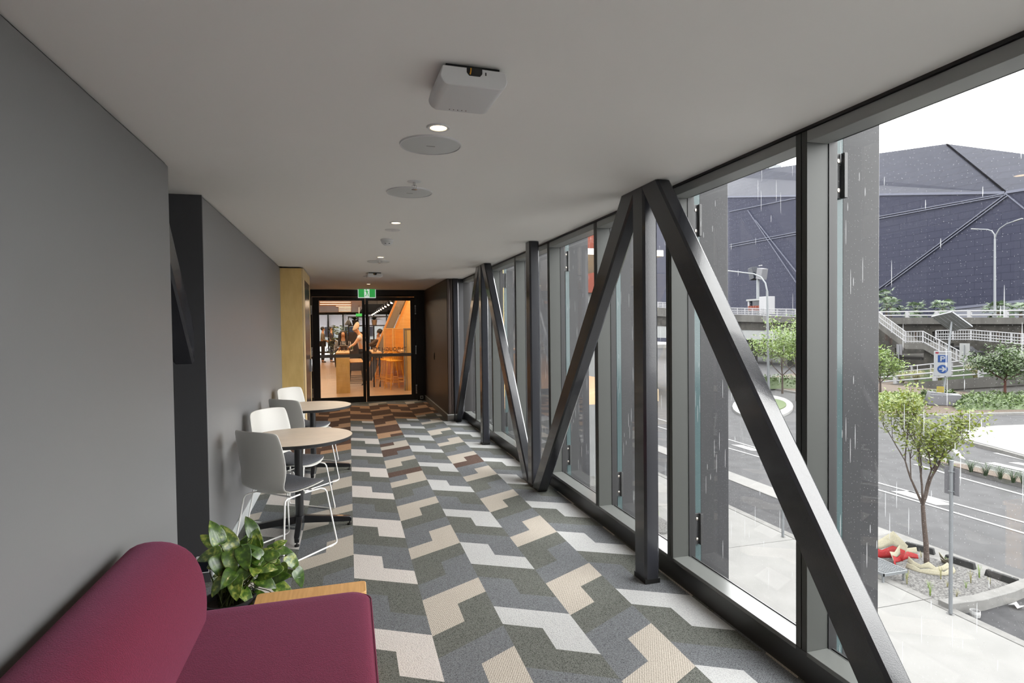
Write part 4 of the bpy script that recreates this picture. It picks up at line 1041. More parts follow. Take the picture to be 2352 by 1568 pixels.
# garden bed with its raised kerb
gb = MB().prism([(11.86, 9.15), (14.2, 9.35), (14.12, 10.2), (13.9, 11.8), (13.3, 12.1), (11.86, 12.05)], G, G+.10).build('gravel_bed', 'gravel', smooth=False)
tag(gb, 'grey gravel bed around the young tree by the footpath', 'gravel', kind='stuff')
m = MB(); m.prism([(11.72, 8.92), (12.6, 8.86), (13.6, 8.95), (14.5, 9.12), (14.5, 9.36), (13.5, 9.19), (12.6, 9.10), (11.72, 9.16)], G, G+.24)
struct('kerb_bed', m, 'concrete_kerb', bevel=.012)
poly('apron', [(12.9, 12.1), (13.4, 12.05), (13.9, 11.75), (14.2, 9.3), (14.9, 9.3), (14.9, 12.9), (12.9, 12.6)], G, G+.05, 'concrete_kerb')
names = ['nearest', 'second', 'third', 'fourth']
for k, (x0, y0, x1, y1, lb) in enumerate(((14.33, 10.06, 14.42, 9.40, 'dark wheel stop nearest the camera, at the bed corner'), (14.30, 11.0, 14.41, 10.34, 'dark wheel stop right of the young tree trunk'), (14.12, 11.95, 14.38, 11.32, 'dark wheel stop directly behind the young tree trunk'), (13.5, 12.15, 13.95, 11.9, 'short grey block left of the wheel stops'))):
    t = empty('wheel_stop', ((x0+x1)/2, (y0+y1)/2, G+.04), math.atan2(y1-y0, x1-x0), lb, 'wheel stop', 'wheel stops along the gravel bed')
    L = math.hypot(x1-x0, y1-y0)/2
    mm = MB(); mm.add([(-L, -.07, 0), (L, -.07, 0), (L, .07, 0), (-L, .07, 0), (-L+.03, -.05, .16), (L-.03, -.05, .16), (L-.03, .05, .16), (-L+.03, .05, .16)], [(0, 3, 2, 1), (4, 5, 6, 7), (0, 1, 5, 4), (1, 2, 6, 5), (2, 3, 7, 6), (3, 0, 4, 7)])
    mm.build('block', 'stop_dark' if k < 3 else 'concrete_kerb', t, bevel=.012)
    for e in (-L*.6, L*.6): MB().cyl((e, 0, 0), .012, .155, .165, 10).build('anchor_bolt', 'galv', t)
# lane paint
def stripe(pts, w, name='lane_line', m='road_white', z=.012):
    mb = MB()
    for a, b in zip(pts[:-1], pts[1:]):
        a = Vector((a[0], a[1])); b = Vector((b[0], b[1])); d = (b-a).normalized()*w/2; q = Vector((-d.y, d.x))
        mb.add([(*(a-q), G+z), (*(b-q), G+z), (*(b+q), G+z), (*(a+q), G+z)], [(0, 1, 2, 3)])
    o = mb.build(name, m, smooth=False); o['kind'] = 'structure'; return o
stripe([(18.5, -20), (18.35, 5), (18.3, 11.8), (18.25, 16.3), (17.85, 21.6), (17.7, 24.2), (17.4, 45)], .13)
stripe([(19.6, -20), (19.4, 8), (19.29, 12.5), (19.05, 16.9), (18.95, 22.8), (19.05, 26), (19.2, 45)], .13)
for a in (((2046, 1128), (2090, 1128), (2193, 1160), (2150, 1160)), ((1678, 1021), (1704, 1022), (1755, 1036), (1725, 1035))):
    pts = [gp(*q) for q in a]; poly('lane_diamond', [(p.x, p.y) for p in pts], G+.004, G+.012, 'road_white')
stripe([tuple(gp(*q)[:2]) for q in ((2100, 1066), (2150, 1080), (2187, 1092), (2260, 1112), (2352, 1137), (2600, 1200))], .16)
stripe([tuple(gp(*q)[:2]) for q in ((2225, 1057), (2352, 1087), (2600, 1140))], .10)
stripe([tuple(gp(*q)[:2]) for q in ((2285, 1040), (2352, 1056), (2600, 1110))], .22)
for a in (((2262, 1063), (2285, 1062), (2380, 1083), (2352, 1083)), ((2316, 1062), (2340, 1062), (2420, 1078), (2400, 1079)), ((2185, 1032), (2200, 1034), (2218, 1056), (2206, 1052))):
    pts = [gp(*q) for q in a]; poly('lane_diamond', [(p.x, p.y) for p in pts], G+.004, G+.012, 'road_white')
# median with strap leafed tufts
md = [gp(*q) for q in ((2105, 1051), (2141, 1066), (2220, 1087), (2352, 1121), (2600, 1185), (2600, 1160), (2352, 1104), (2210, 1070), (2130, 1050))]
poly('median_kerb', [(p.x, p.y) for p in md], G, G+.15, 'concrete_kerb')
ctr = Vector((sum(p.x for p in md)/9, sum(p.y for p in md)/9))
mi = [gp(*q, G+.15) for q in ((2150, 1059), (2225, 1080), (2352, 1111), (2590, 1170), (2590, 1158), (2352, 1098), (2215, 1067))]
o = MB().prism([(p.x, p.y) for p in mi], G+.15, G+.17).build('median_soil', 'mulch', smooth=False); tag(o, 'strip of brown mulch under the median tufts', 'mulch', kind='stuff')
rg = random.Random(5)
def tuft(x, y, z, r, h, n, m, lb, grp, name='grass_tuft'):
    mb = MB(); mb.keepn = True
    for k in range(n):
        a = rg.uniform(0, 6.28); l = rg.uniform(.5, 1)*r; hh = h*rg.uniform(.7, 1.1); w = .018*min(1.6, max(.35, h*1.6))
        b = Vector((rg.uniform(-.1, .1)*r, rg.uniform(-.1, .1)*r, 0)); d = Vector((math.cos(a), math.sin(a), 0)); q = Vector((-d.y, d.x, 0))
        pts = [b, b+d*l*.35+Vector((0, 0, hh*.7)), b+d*l*.75+Vector((0, 0, hh)), b+d*l*1.1+Vector((0, 0, hh*.65))]
        vs = []
        for i, p in enumerate(pts): ww = w*(1-.28*i)/2; vs += [p-q*ww, p+q*ww]
        mb.add(vs, [(0, 1, 3, 2), (2, 3, 5, 4), (4, 5, 7, 6)])
    o = mb.build(name, m, ang=180); o.location = (x, y, z); o.data.transform(Matrix.Translation((0, 0, 0)))
    return tag(o, lb, 'grass', grp)
ords = 'leftmost second third fourth fifth sixth seventh eighth'.split()
for k, (px, py) in enumerate(((2150, 1062), (2180, 1068), (2232, 1084), (2262, 1092), (2296, 1100), (2326, 1108), (2348, 1112))):
    p = gp(px, py, G+.17); tuft(p.x, p.y, G+.17, .45, .45, 70, 'grass_dark', ords[k]+' dark strap leafed tuft on the road median', 'tufts on the median')
# white island and the far kerb
isl = [gp(*q) for q in ((2600, 1128), (2352, 1056), (2280, 1036), (2230, 1023), (2207, 1013), (2197, 1005), (2210, 996), (2240, 988), (2290, 983), (2352, 981), (2600, 985))]
poly('traffic_island', [(p.x, p.y) for p in isl], G, G+.16, 'concrete_kerb')
c0 = Vector((sum(p.x for p in isl)/len(isl), sum(p.y for p in isl)/len(isl), 0))
poly('traffic_island', [tuple((p+(c0-p).normalized()*.45)[:2]) for p in isl], G+.15, G+.19, 'island_white')
i2 = [gp(1752+70*math.cos(k*PI/12), 937+27*math.sin(k*PI/12)) for k in range(24)]
poly('traffic_island', [(p.x, p.y) for p in i2], G, G+.15, 'island_white')
o = MB().prism([tuple(gp(1756+50*math.cos(k*PI/12), 935+15*math.sin(k*PI/12))[:2]) for k in range(24)], G+.15, G+.22).build('island_groundcover', 'leaf_hedge', smooth=False)
tag(o, 'low green groundcover on the small round island', 'groundcover', kind='stuff')
fk = [gp(*q) for q in ((1560, 905), (1676, 895), (1765, 893), (1835, 905), (1900, 930), (1960, 950), (2030, 958), (2180, 957), (2352, 953), (2700, 948))]
bk = [p+Vector((22, 12, 0)) for p in fk]
poly('verge', [(p.x, p.y) for p in fk]+[(p.x, p.y) for p in bk[::-1]], G, G+.15, 'concrete_kerb')
poly('verge_mulch', [(p.x+.35, p.y+.35) for p in fk]+[(p.x, p.y) for p in bk[::-1]], G+.15, G+.17, 'mulch')

# hedging
def leafcloud(mb, n, sampler, L, Wd):
    for k in range(n):
        p, nn = sampler(); d = Vector((rg.uniform(-1, 1), rg.uniform(-1, 1), rg.uniform(-.4, .8))).normalized()
        q = d.cross(nn+Vector((rg.uniform(-.6, .6), rg.uniform(-.6, .6), rg.uniform(-.6, .6))))
        if q.length < .1: continue
        q.normalize(); l = L*rg.uniform(.6, 1.2); w = Wd*rg.uniform(.7, 1.1)
        mb.add([p, p+d*l*.5-q*w*.5, p+d*l, p+d*l*.5+q*w*.5], [(0, 1, 2, 3)])
def hedge(quad, h, n, m, lb, L=.24):
    a, b, c, d = [Vector((q[0], q[1], 0)) for q in quad]
    core = MB(); rows = []
    for i in range(9):
        row = []
        for j in range(13):
            u, v = j/12, i/8; p = a.lerp(b, u).lerp(d.lerp(c, u), v); e = min(u, 1-u, v, 1-v)
            row.append((p.x, p.y, G+.12+h*.85*min(1, (e*9)**.5)*(1+.12*math.sin(u*40+v*9))))
        rows.append(row)
    core.grid(rows); hd = core
    hd.keepn = True
    def smp():
        u, v = rg.random(), rg.random(); p = a.lerp(b, u).lerp(d.lerp(c, u), v); e = min(u, 1-u, v, 1-v)
        return Vector((p.x, p.y, G+.12+h*rg.uniform(.6, 1.05)*min(1, (e*9+.08)**.5)*(1+.12*math.sin(u*40+v*9)))), Vector((0, 0, 1))
    leafcloud(hd, n, smp, L, L*.5)
    o = hd.build('hedge', m, ang=180); return tag(o, lb, 'hedge', kind='stuff')
def P2(px, py, z=G): p = gp(px, py, z); return (p.x, p.y)
hedge([P2(1960, 950), P2(2118, 949), P2(2118, 909, G+.6), P2(1960, 908, G+.6)], .75, 5200, 'leaf_hedge_lime', 'lime and green low hedge left of the trailer sign')
hedge([P2(2196, 948), P2(2500, 944), P2(2500, 905, G+.6), P2(2190, 909, G+.6)], .75, 5200, 'leaf_hedge', 'darker green low hedge right of the trailer sign')
hedge([P2(1560, 893), P2(1850, 897), P2(1850, 872, G+.9), P2(1560, 872, G+.9)], 1.1, 2600, 'leaf_hedge', 'green hedge across the road in the narrower window')

hedge([P2(2112, 926), P2(2200, 926), P2(2196, 906, G+.6), P2(2112, 906, G+.6)], .75, 900, 'leaf_hedge', 'small patch of green hedge behind the sign trailer')
# trees
def branch(mb, p, d, L, r, depth, tips, rnd, spread=.55, upb=.25):
    n = 5; pts = [p]; q = d.copy()
    for i in range(n):
        q = (q+Vector((rnd.uniform(-.12, .12), rnd.uniform(-.12, .12), rnd.uniform(-.04, .12)))).normalized(); pts.append(pts[-1]+q*L/n)
    rs = [r*(1-.45*i/n) for i in range(n+1)]; mb.tube(pts, rs, 7 if r > .03 else 5)
    if depth == 0: tips.append((pts[-1], q)); tips.append((pts[3], q)); return
    k = 3 if depth > 1 else 4
    for i in range(k):
        a = rnd.uniform(0, 6.28); o = q.orthogonal().normalized(); o.rotate(Matrix.Rotation(a+i*2.1, 3, q))
        nd = (q*(1-.15)+o*spread*rnd.uniform(.7, 1.3)+Vector((0, 0, upb))).normalized()
        branch(mb, pts[-1 if i < 2 else 3], nd, L*rnd.uniform(.62, .85), r*.55, depth-1, tips, rnd, spread, upb)
def tree(name, base, trunk_h, stems, depth, leaf_n, leafL, lm, bm_, lb, seed, r0=.07, spread=.55, cloud=.35, lean=(0, 0), cat='tree', grp=None, upb=.25, L0=1.0):
    rnd = random.Random(seed); t = empty(name, base, 0, lb, cat, grp); tr = MB(); tips = []
    top = Vector((lean[0], lean[1], trunk_h)); tr.tube([(0, 0, -.05), (lean[0]*.2, lean[1]*.2, trunk_h*.35), (lean[0]*.7, lean[1]*.7, trunk_h*.7), top], [r0*1.15, r0, r0*.9, r0*.8], 12)
    tr.build('trunk', bm_, t, ang=80); br = MB()
    for d, L in stems: branch(br, top.copy(), Vector(d).normalized(), L*L0, r0*.55, depth, tips, rnd, spread, upb)
    br.build('branches', bm_, t, ang=80)
    lv = MB(); lv.keepn = True
    def smp():
        p, q = rnd.choice(tips); return p+Vector((rnd.gauss(0, cloud), rnd.gauss(0, cloud), rnd.gauss(0, cloud*.8))), Vector((rnd.uniform(-1, 1), rnd.uniform(-1, 1), 1)).normalized()
    leafcloud(lv, leaf_n, smp, leafL, leafL*.45); lv.build('foliage', lm, t, ang=180)
    return t
TB = (13.40, 10.75, G+.10)
fkz = aty(2118, 1163, 10.75).z-TB[2]
tree('young_tree', TB, fkz, (((-.02, .02, 1), 1.25), ((-.30, .22, .9), 1.15), ((.28, -.22, .85), 1.15), ((-.12, -.3, .9), 1.0)), 2, 3300, .115, 'leaf_young', 'bark', 'young yellow green street tree in the gravel bed', 11, .055, .44, .15, (-.05, .07), L0=.96, upb=.42)
tree('street_tree', (gp(2308, 931).x, gp(2308, 931).y, G+.1), 1.7, (((0, 0, 1), 1.3), ((.5, -.6, .6), 1.2), ((-.5, .6, .6), 1.3), ((.6, .4, .7), 1.1), ((-.4, -.5, .7), 1.1)), 1, 4200, .27, 'leaf_tree', 'bark_red', 'full dark green tree with a red trunk at the far hedge', 4, .09, .7, .42, grp='street trees across the road')
for px, py, th, L0, lb, sd, lm in ((1797, 905, 1.5, 1.75, 'bushy light green tree in the narrower window, left of the other', 8, 'leaf_lime'), (1830, 922, 1.9, 1.8, 'taller green tree cut off by the window mullion', 9, 'leaf_lime'), (2022, 905, .9, .95, 'lime green tree half hidden by the fin above the hedge', 13, 'leaf_lime')):
    p = gp(px, py)
    tree('street_tree', (p.x, p.y, G+.1), th, (((0, 0, 1), 1.6), ((.5, -.6, .8), 1.2), ((-.5, .6, .8), 1.2), ((.3, .5, .8), 1.2)), 1, 2600, .26, lm, 'bark', lb, sd, .08, .6, .40, grp='street trees across the road', L0=L0)

# red and cream canvas heaped round the trunk, a grate bench, poles and litter
def sheet(name, path, w, m1, m2, lb):
    t = empty(name, (path[0][0], path[0][1], G+.1), 0, lb, 'canvas')
    for idx, (a, b, mm) in enumerate(((0, .5, m1), (.5, 1, m2))):
        rows = []; n = len(path)
        for i, p in enumerate(path):
            p = Vector(p); q = Vector(path[min(i+1, n-1)])-Vector(path[max(i-1, 0)]); q.z = 0; q.normalize(); s_ = Vector((-q.y, q.x, 0))
            rows.append([tuple(p+s_*w*(u-.5)*.35+Vector((0, 0, w*u*(.75+.25*math.sin(i*2.3+idx))))) for u in (a, (a*2+b)/3, (a+2*b)/3, b)])
        MB().grid(rows).build('panel', mm, t, world=True, solid=.012, ang=50)
    return t
c = TB
arc = [(c[0]+.52*math.cos(a), c[1]+.50*math.sin(a), G+.10) for a in [R(d) for d in range(170, 372, 18)]]
sheet('canvas_wrap', arc, .27, 'tarp_cream', 'tarp_cream', 'cream canvas band curved around the base of the young tree')
sheet('canvas_wrap', [(12.55, 10.9, G+.1), (12.8, 11.15, G+.12), (13.0, 11.2, G+.1), (13.2, 11.25, G+.1), (13.45, 11.3, G+.11), (13.65, 11.2, G+.1)], .34, 'tarp_red', 'tarp_cream', 'crumpled red canvas roll with cream edge behind the trunk')
sheet('canvas_wrap', [(12.5, 11.9, G+.1), (12.55, 11.6, G+.12), (12.9, 11.55, G+.1), (13.15, 11.45, G+.1), (13.2, 11.15, G+.1)], .62, 'tarp_red', 'tarp_cream', 'tall folded red and cream canvas beside the grate bench')
t = empty('grate_bench', (11.85, 10.85, G+.1), 0, 'low galvanised grate bench beside the gravel bed', 'bench')
z = aty(2082, 1306, 10.3).z-(G+.1)
m = MB(); m.box(-.35, .35, -.62, -.60, z-.06, z); m.box(-.35, .35, .60, .62, z-.06, z); m.box(-.35, -.33, -.62, .62, z-.06, z); m.box(.33, .35, -.62, .62, z-.06, z)
m.build('frame', 'galv', t)
m = MB()
for k in range(24): m.box(-.33, .33, -.59+k*.0505, -.575+k*.0505, z-.03, z-.005)
for k in range(8): m.box(-.30+k*.085, -.294+k*.085, -.60, .60, z-.02, z-.003)
m.build('grate', 'galv', t)
for x in (-.3, .3):
    for y in (-.55, .55): pbox('leg', 'galv', t, x-.02, x+.02, y-.02, y+.02, -.02, z-.05)
def post(x, y, zt, lb, sign=None):
    t = empty('sign_pole', (x, y, G+.13), 0, lb, 'pole', None); h = zt-(G+.13)
    MB().cyl((0, 0, 0), .034, 0, h, 20).build('pole', 'galv', t); MB().lathe([(.001, h+.004), (.036, h), (.036, h-.03)], n=20, cap=False).build('cap', 'galv', t)
    MB().lathe([(.075, 0), (.036, .012)], n=20).build('collar', 'black_plastic', t)
    if sign:
        pbox('sign_back', 'sign_back', t, .035, .042, sign[0], sign[1], sign[2]-(G+.13), sign[3]-(G+.13), bevel=.01)
        for zz in (sign[2]+.08, sign[3]-.08): pbox('clamp', 'galv', t, -.04, .045, -.04, .04, zz-(G+.13)-.012, zz-(G+.13)+.012, bevel=.003)
    return t
post(11.57, 8.78, aty(2203, 1055, 8.78).z, 'galvanised sign pole with a blank sign back by the gravel bed', (-.13, .17, aty(2200, 1135, 8.78).z, aty(2200, 1072, 8.78).z))
post(11.46, 13.35, G+3.2, 'galvanised pole on the kerb behind the big diagonal brace')
t = empty('litter_cup', (12.12, 8.70, G+.01), 0, 'crumpled clear plastic tub lying at the kerb corner', 'litter')
MB().lathe([(.05, .02), (.085, .03), (.095, .09), (.09, .15), (.085, .15), (.085, .06)], (0, 0, 0), 12, cap=False).build('tub', 'paper_white', t, smooth=False)
t = empty('litter_paper', (13.36, 8.72, G+.01), 0, 'scrap of white paper on the asphalt by the kerb', 'litter')
MB().grid([[(.09*i, .06*j-.02*i, .03+.03*((i*7+j*5) % 3)) for j in range(-1, 3)] for i in range(-1, 2)]).build('paper', 'paper_white', t, solid=.004, smooth=False)
weeds = [(12.05, 10.15), (12.35, 9.85), (12.75, 9.75), (12.0, 9.55), (12.5, 9.35), (13.1, 9.6), (13.45, 9.75), (13.55, 10.3), (13.75, 9.6), (13.9, 9.9), (13.75, 11.2), (14.0, 10.7), (13.0, 10.1), (12.3, 10.35)]
pos = 'by the bench leg|in front of the canvas band|at the middle front of the bed|near the footpath corner|beside the sign pole|at the near kerb|in the middle of the bed|below the middle wheel stop|at the right end of the bed|under the nearest wheel stop|behind the trunk|beside the white scrap|just right of the canvas band|left of the canvas band'.split('|')
for k, (x, y) in enumerate(weeds): tuft(x, y, G+.10, .10, .16 if k % 3 else .28, 12, 'leaf_lime' if k % 2 else 'grass_dry', 'thin green weed %s in the gravel' % pos[k], 'weeds in the gravel bed', 'weed')

# parking sign on its solar trailer
sp = gp(2165, 935); t = empty('solar_sign', (sp.x, sp.y, G+.15), R(-38), 'grey trailer carrying a leaning pole, solar panel and parking sign', 'sign'); k_ = sp.y
top = aty(2186, 738, k_); d = (top-sp); d.z = 0; zt = top.z-(G+.15); q = Matrix.Rotation(R(38), 3, 'Z') @ d
tb_ = MB(); tb_.add([(-1.0, -.5, .05), (.95, -.5, .02), (.95, .5, .02), (-1.0, .5, .05), (-.8, -.5, .95), (.95, -.5, .75), (.95, .5, .75), (-.8, .5, .95)], [(0, 3, 2, 1), (4, 5, 6, 7), (0, 1, 5, 4), (1, 2, 6, 5), (2, 3, 7, 6), (3, 0, 4, 7)])
tb_.build('trailer_box', 'sign_back', t, bevel=.02); pbox('lid', 'sign_white', t, -.82, .97, -.52, .52, .74, .80)
MB().tube([(0, 0, .3), (q.x, q.y, zt)], .065, 12).build('pole', 'galv', t)
def on(f): return Vector((0, 0, .3)).lerp(Vector((q.x, q.y, zt)), f)
pn = on(1.0); Mx = Matrix.Translation(pn) @ Matrix.Rotation(R(38), 4, 'Z') @ Matrix.Rotation(R(-8), 4, 'Z') @ Matrix.Rotation(R(33), 4, 'Y') @ Matrix.Rotation(R(-14), 4, 'X')
m = MB(); m.box(-.95, .95, -.75, .75, -.03, .03, Mx); m.build('solar_panel', 'window_dark', t)
m = MB()
for k in range(-2, 3): m.box(-.95, .95, k*.3-.02, k*.3+.02, -.06, -.03, Mx)
m.box(-.97, .97, -.77, -.73, -.05, .05, Mx); m.box(-.97, .97, .73, .77, -.05, .05, Mx); m.box(-.97, -.93, -.77, .77, -.05, .05, Mx); m.box(.93, .97, -.77, .77, -.05, .05, Mx); m.box(-.93, .93, -.73, .73, -.035, -.031, Mx)
m.build('panel_frame', 'sign_white', t)
# sign boxes face the corridor
def facing(name, px, py, w, h, Yd, m, parent, dz=.12, bevel=.01):
    p = aty(px, py, Yd); o = empty('tmp', p); bpy.data.objects.remove(o)
    ang = math.atan2(p.x, p.y)
    mb = MB().box(-w/2, w/2, 0, dz, -h/2, h/2, Matrix.Translation(p) @ Matrix.Rotation(-ang, 4, 'Z')); return mb, p, ang
def sign_part(name, mb, m, bevel=.0):
    for v in mb.v: pass
    loc = Vector(t.location); Mi = (Matrix.Translation(loc) @ Matrix.Rotation(R(-38), 4, 'Z')).inverted(); mb.v = [Mi @ v for v in mb.v]
    return mb.build(name, m, t, bevel=bevel)
Yd = k_-.25
mb, p, ang = facing('s', 2165, 835, 1.0, 1.75, Yd, 0, 0, .25); sg = sign_part('sign_box', mb, 'sign_white', .02)
Mf = Matrix.Translation(p) @ Matrix.Rotation(-ang, 4, 'Z')
def fpart(name, m, *b, par=None):
    mm = MB().box(*b, Mf); return sign_part(name, mm, m)
fpart('blue_square', 'sign_blue', -.27, .27, -.012, 0, .10, .60)
bmb = MB().lathe([(.001, 0), (.30, 0), (.30, .012), (.001, .012)], n=28, M=Mf @ Matrix.Translation((0, 0, -.38)) @ Matrix.Rotation(PI/2, 4, 'X'), cap=False); sign_part('blue_disc', bmb, 'sign_blue')
ar = MB(); ar.box(-.2, .12, -.018, -.013, -.42, -.34, Mf)
for s in (-1, 1): ar.add([tuple(Mf @ Vector(v)) for v in ((.20, -.018, -.38), (.02, -.018, -.38+s*.19), (-.06, -.018, -.38+s*.15), (.06, -.018, -.38), (.20, -.012, -.38), (.02, -.012, -.38+s*.19), (-.06, -.012, -.38+s*.15), (.06, -.012, -.38))], [(0, 1, 2, 3), (7, 6, 5, 4), (0, 4, 5, 1), (1, 5, 6, 2), (2, 6, 7, 3), (3, 7, 4, 0)])
sign_part('arrow', ar, 'sign_white')
pm = MB(); pm.box(-.13, -.06, -.018, -.013, .17, .53, Mf); pm.box(-.06, .08, -.018, -.013, .46, .53, Mf); pm.box(-.06, .08, -.018, -.013, .31, .38, Mf); pm.box(.07, .14, -.018, -.013, .34, .50, Mf); sign_part('letter', pm, 'sign_white')
fpart('red_mark', 'sign_red', -.40, -.22, -.012, 0, .70, .82); fpart('header_line', 'sign_back', -.18, .30, -.012, 0, .73, .79)
mb, p, ang = facing('s', 2160, 894, .42, .40, Yd, 0, 0, .03); sign_part('yellow_plate', mb, 'sign_yellow')
Mf = Matrix.Translation(p) @ Matrix.Rotation(-ang, 4, 'Z')
for k in range(4): fpart('text_line', 'sign_back', -.16, .16, -.008, 0, .10-k*.07, .115-k*.07)

# =================================================================== OUTSIDE, FAR: stairs, ramps, flyover, hall building
def bx(px, py, X): return atx(px, py, X)
# retaining wall of the ramp with double rails, dry grass
def strip(name, pts_top, pts_bot, th, m, **k):
    """vertical wall following unprojected points (list of Vector tops and bottoms), thickened outward"""
    mb = MB()
    for i in range(len(pts_top)-1):
        a, b, c, d = pts_bot[i], pts_bot[i+1], pts_top[i+1], pts_top[i]; o = Vector((th, 0, 0))
        mb.add([a, b, c, d, a+o, b+o, c+o, d+o], [(0, 1, 2, 3), (7, 6, 5, 4), (0, 4, 5, 1), (3, 2, 6, 7), (0, 3, 7, 4), (1, 5, 6, 2)])
    return mb.build(name, m, smooth=False, **k)
XW = 49.5
tp = [bx(1940, 889, XW), bx(2030, 883, XW), bx(2150, 874, XW), bx(2280, 864, XW), bx(2420, 853, XW), bx(2600, 840, XW)]
o = strip('ramp_wall', tp, [Vector((p.x, p.y, p.z-.85)) for p in tp], .4, 'concrete_grey'); o['kind'] = 'structure'
o = strip('ramp_wall', [Vector((p.x+.15, p.y, p.z-.85)) for p in tp], [Vector((p.x+.15, p.y, G)) for p in tp], .5, 'concrete_kerb'); o['kind'] = 'structure'
o = strip('ramp_road', [Vector((p.x+.4, p.y, p.z+.0)) for p in tp], [Vector((p.x+.4, p.y, p.z-.5)) for p in tp], 5.0, 'annex_white'); o['kind'] = 'structure'
def rails(name, pts, zs, r, posts, lb, m='white_rail', pw=.35, base=0.0):
    t = empty(name, pts[0], 0, lb, 'railing')
    for dz in zs: MB().tube([p+Vector((0, 0, dz)) for p in pts], r, 8).build('rail', m, t, world=True)
    tot = [0]
    for a, b in zip(pts[:-1], pts[1:]): tot.append(tot[-1]+(b-a).length)
    for k in range(posts):
        s_ = tot[-1]*(k+.5)/posts; i = max(j for j in range(len(tot)-1) if tot[j] <= s_); f = (s_-tot[i])/(tot[i+1]-tot[i]); p = pts[i].lerp(pts[i+1], f)
        MB().box(p.x-.08, p.x+.10, p.y-pw/2, p.y+pw/2, p.z+base, p.z+max(zs)+.04).build('post', m, t, world=True)
    return t
rails('guard_rail', [p+Vector((.1, 0, 0)) for p in tp], (.28, .72), .07, 6, 'white double guard rail on top of the low ramp wall')
t2 = [bx(1960, 862, 52.6), bx(2055, 850, 52.6), bx(2280, 828, 52.6), bx(2450, 812, 52.6)]
rails('guard_rail', [Vector((p.x, p.y, p.z-.3)) for p in t2], (.1, .55), .06, 10, 'thin white double rail behind the dry grass of the ramp', pw=.08, base=-.6)
for k, (px, py, lb) in enumerate(((2072, 880, 'left'), (2105, 877, 'middle left'), (2160, 872, 'middle'), (2240, 866, 'right'))):
    p = bx(px, py, XW+1.2); tuft(p.x, p.y, p.z-.05, 1.0, 1.05, 220, 'grass_dry', 'clump of dry yellow grass on the ramp, '+lb, 'dry grass clumps on the ramp', 'dry_grass')
o = strip('dark_planting', [bx(1960, 858, 53.4), bx(2280, 838, 53.4), bx(2600, 812, 53.4)], [bx(1960, 905, 53.4), bx(2280, 885, 53.4), bx(2600, 870, 53.4)], .5, 'leaf_tree'); tag(o, 'dark green planting bank behind the thin double rail', 'planting', kind='stuff')

# stairs with landing
XS = 54
def stair():
    t = empty('outdoor_stairs', bx(2095, 830, XS), 0, 'concrete stairs with white railings zigzagging under the flyover', 'stairs')
    run = [bx(1990, 720, XS), bx(2080, 787, XS), bx(2120, 787, XS), bx(2225, 846, XS)]
    for i, nm in enumerate(('flight', 'landing', 'flight')):
        a, b = run[i], run[i+1]; o = Vector((0, 0, -.62)); q = Vector((2.0, 0, 0))
        MB().add([a, b, b+o, a+o, a+q, b+q, b+o+q, a+o+q], [(0, 1, 2, 3), (7, 6, 5, 4), (0, 4, 5, 1), (3, 2, 6, 7), (0, 3, 7, 4), (1, 5, 6, 2)]).build(nm, 'concrete_grey', t, world=True, smooth=False)
    for off in (0,):
        m = MB()
        pts = [p+Vector((off, 0, 0)) for p in run]
        for dz in (.12, .62, 1.12): m.tube([p+Vector((0, 0, dz)) for p in pts], .045, 6)
        for i in range(3):
            a, b = pts[i], pts[i+1]; n = int((b-a).length/.30)
            for k in range(0 if i == 0 else 1, n+1):
                p = a.lerp(b, k/max(n, 1)); w = .06 if k % 6 == 0 else .018; m.box(p.x-w, p.x+w, p.y-w, p.y+w, p.z, p.z+1.12)
        m.build('railing', 'white_rail', t, world=True, smooth=False)
    for px in (2046, 2133):
        p = bx(px, 792, XS+.8); MB().box(p.x, p.x+.8, p.y-.5, p.y+.5, G, p.z-.3).build('pier', 'concrete_dark', t, world=True)
stair()

# flyover deck
XF = 57
ft = [bx(1500, 705, XF), bx(1676, 722, XF), bx(1828, 728, XF), bx(1940, 729, XF), bx(2030, 729, XF), bx(2352, 729, XF), bx(2700, 724, XF)]
fm_ = [bx(1500, 725, XF), bx(1676, 738, XF), bx(1828, 742, XF), bx(1940, 743, XF), bx(2030, 744, XF), bx(2352, 744, XF), bx(2700, 742, XF)]
fb = [bx(1500, 748, XF), bx(1676, 757, XF), bx(1828, 760, XF), bx(1940, 760, XF), bx(2030, 761, XF), bx(2352, 760, XF), bx(2700, 760, XF)]
o = strip('flyover_parapet', ft, fm_, .4, 'concrete_grey'); o['kind'] = 'structure'
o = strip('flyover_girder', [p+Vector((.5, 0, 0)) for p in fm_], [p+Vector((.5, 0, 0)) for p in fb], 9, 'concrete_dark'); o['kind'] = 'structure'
rails('guard_rail', [p+Vector((.1, 0, 0)) for p in ft[3:]], (.22, .62), .07, 9, 'white double rail along the top of the flyover')
def balus(pts, h, lb, name='balustrade', step=.24, m='white_rail'):
    t = empty(name, pts[0], 0, lb, 'railing'); mb = MB(); ps = MB()
    for dz in (.08, h*.35, h*.62, h): mb.tube([p+Vector((0, 0, dz)) for p in pts], .05, 6)
    for a, b in zip(pts[:-1], pts[1:]):
        n = max(2, int((b-a).length/step))
        for k in range(n): p = a.lerp(b, k/n); (mb if k % 7 else ps).box(p.x-.02, p.x+.02, p.y-(.02 if k % 7 else .09), p.y+(.02 if k % 7 else .09), p.z, p.z+h)
    mb.build('bars', m, t, world=True, smooth=False); ps.build('posts', m, t, world=True, smooth=False); return t
balus([p+Vector((.15, 0, 0)) for p in ft[:4]], 1.02, 'white picket balustrade on the flyover in the narrower window')
o = strip('flyover_wall', [p+Vector((.6, 0, 0)) for p in fb[:4]], [bx(1500, 775, XF+.6), bx(1676, 779, XF+.6), bx(1828, 780, XF+.6), bx(1940, 780, XF+.6)], 1.0, 'annex_white'); o['kind'] = 'structure'
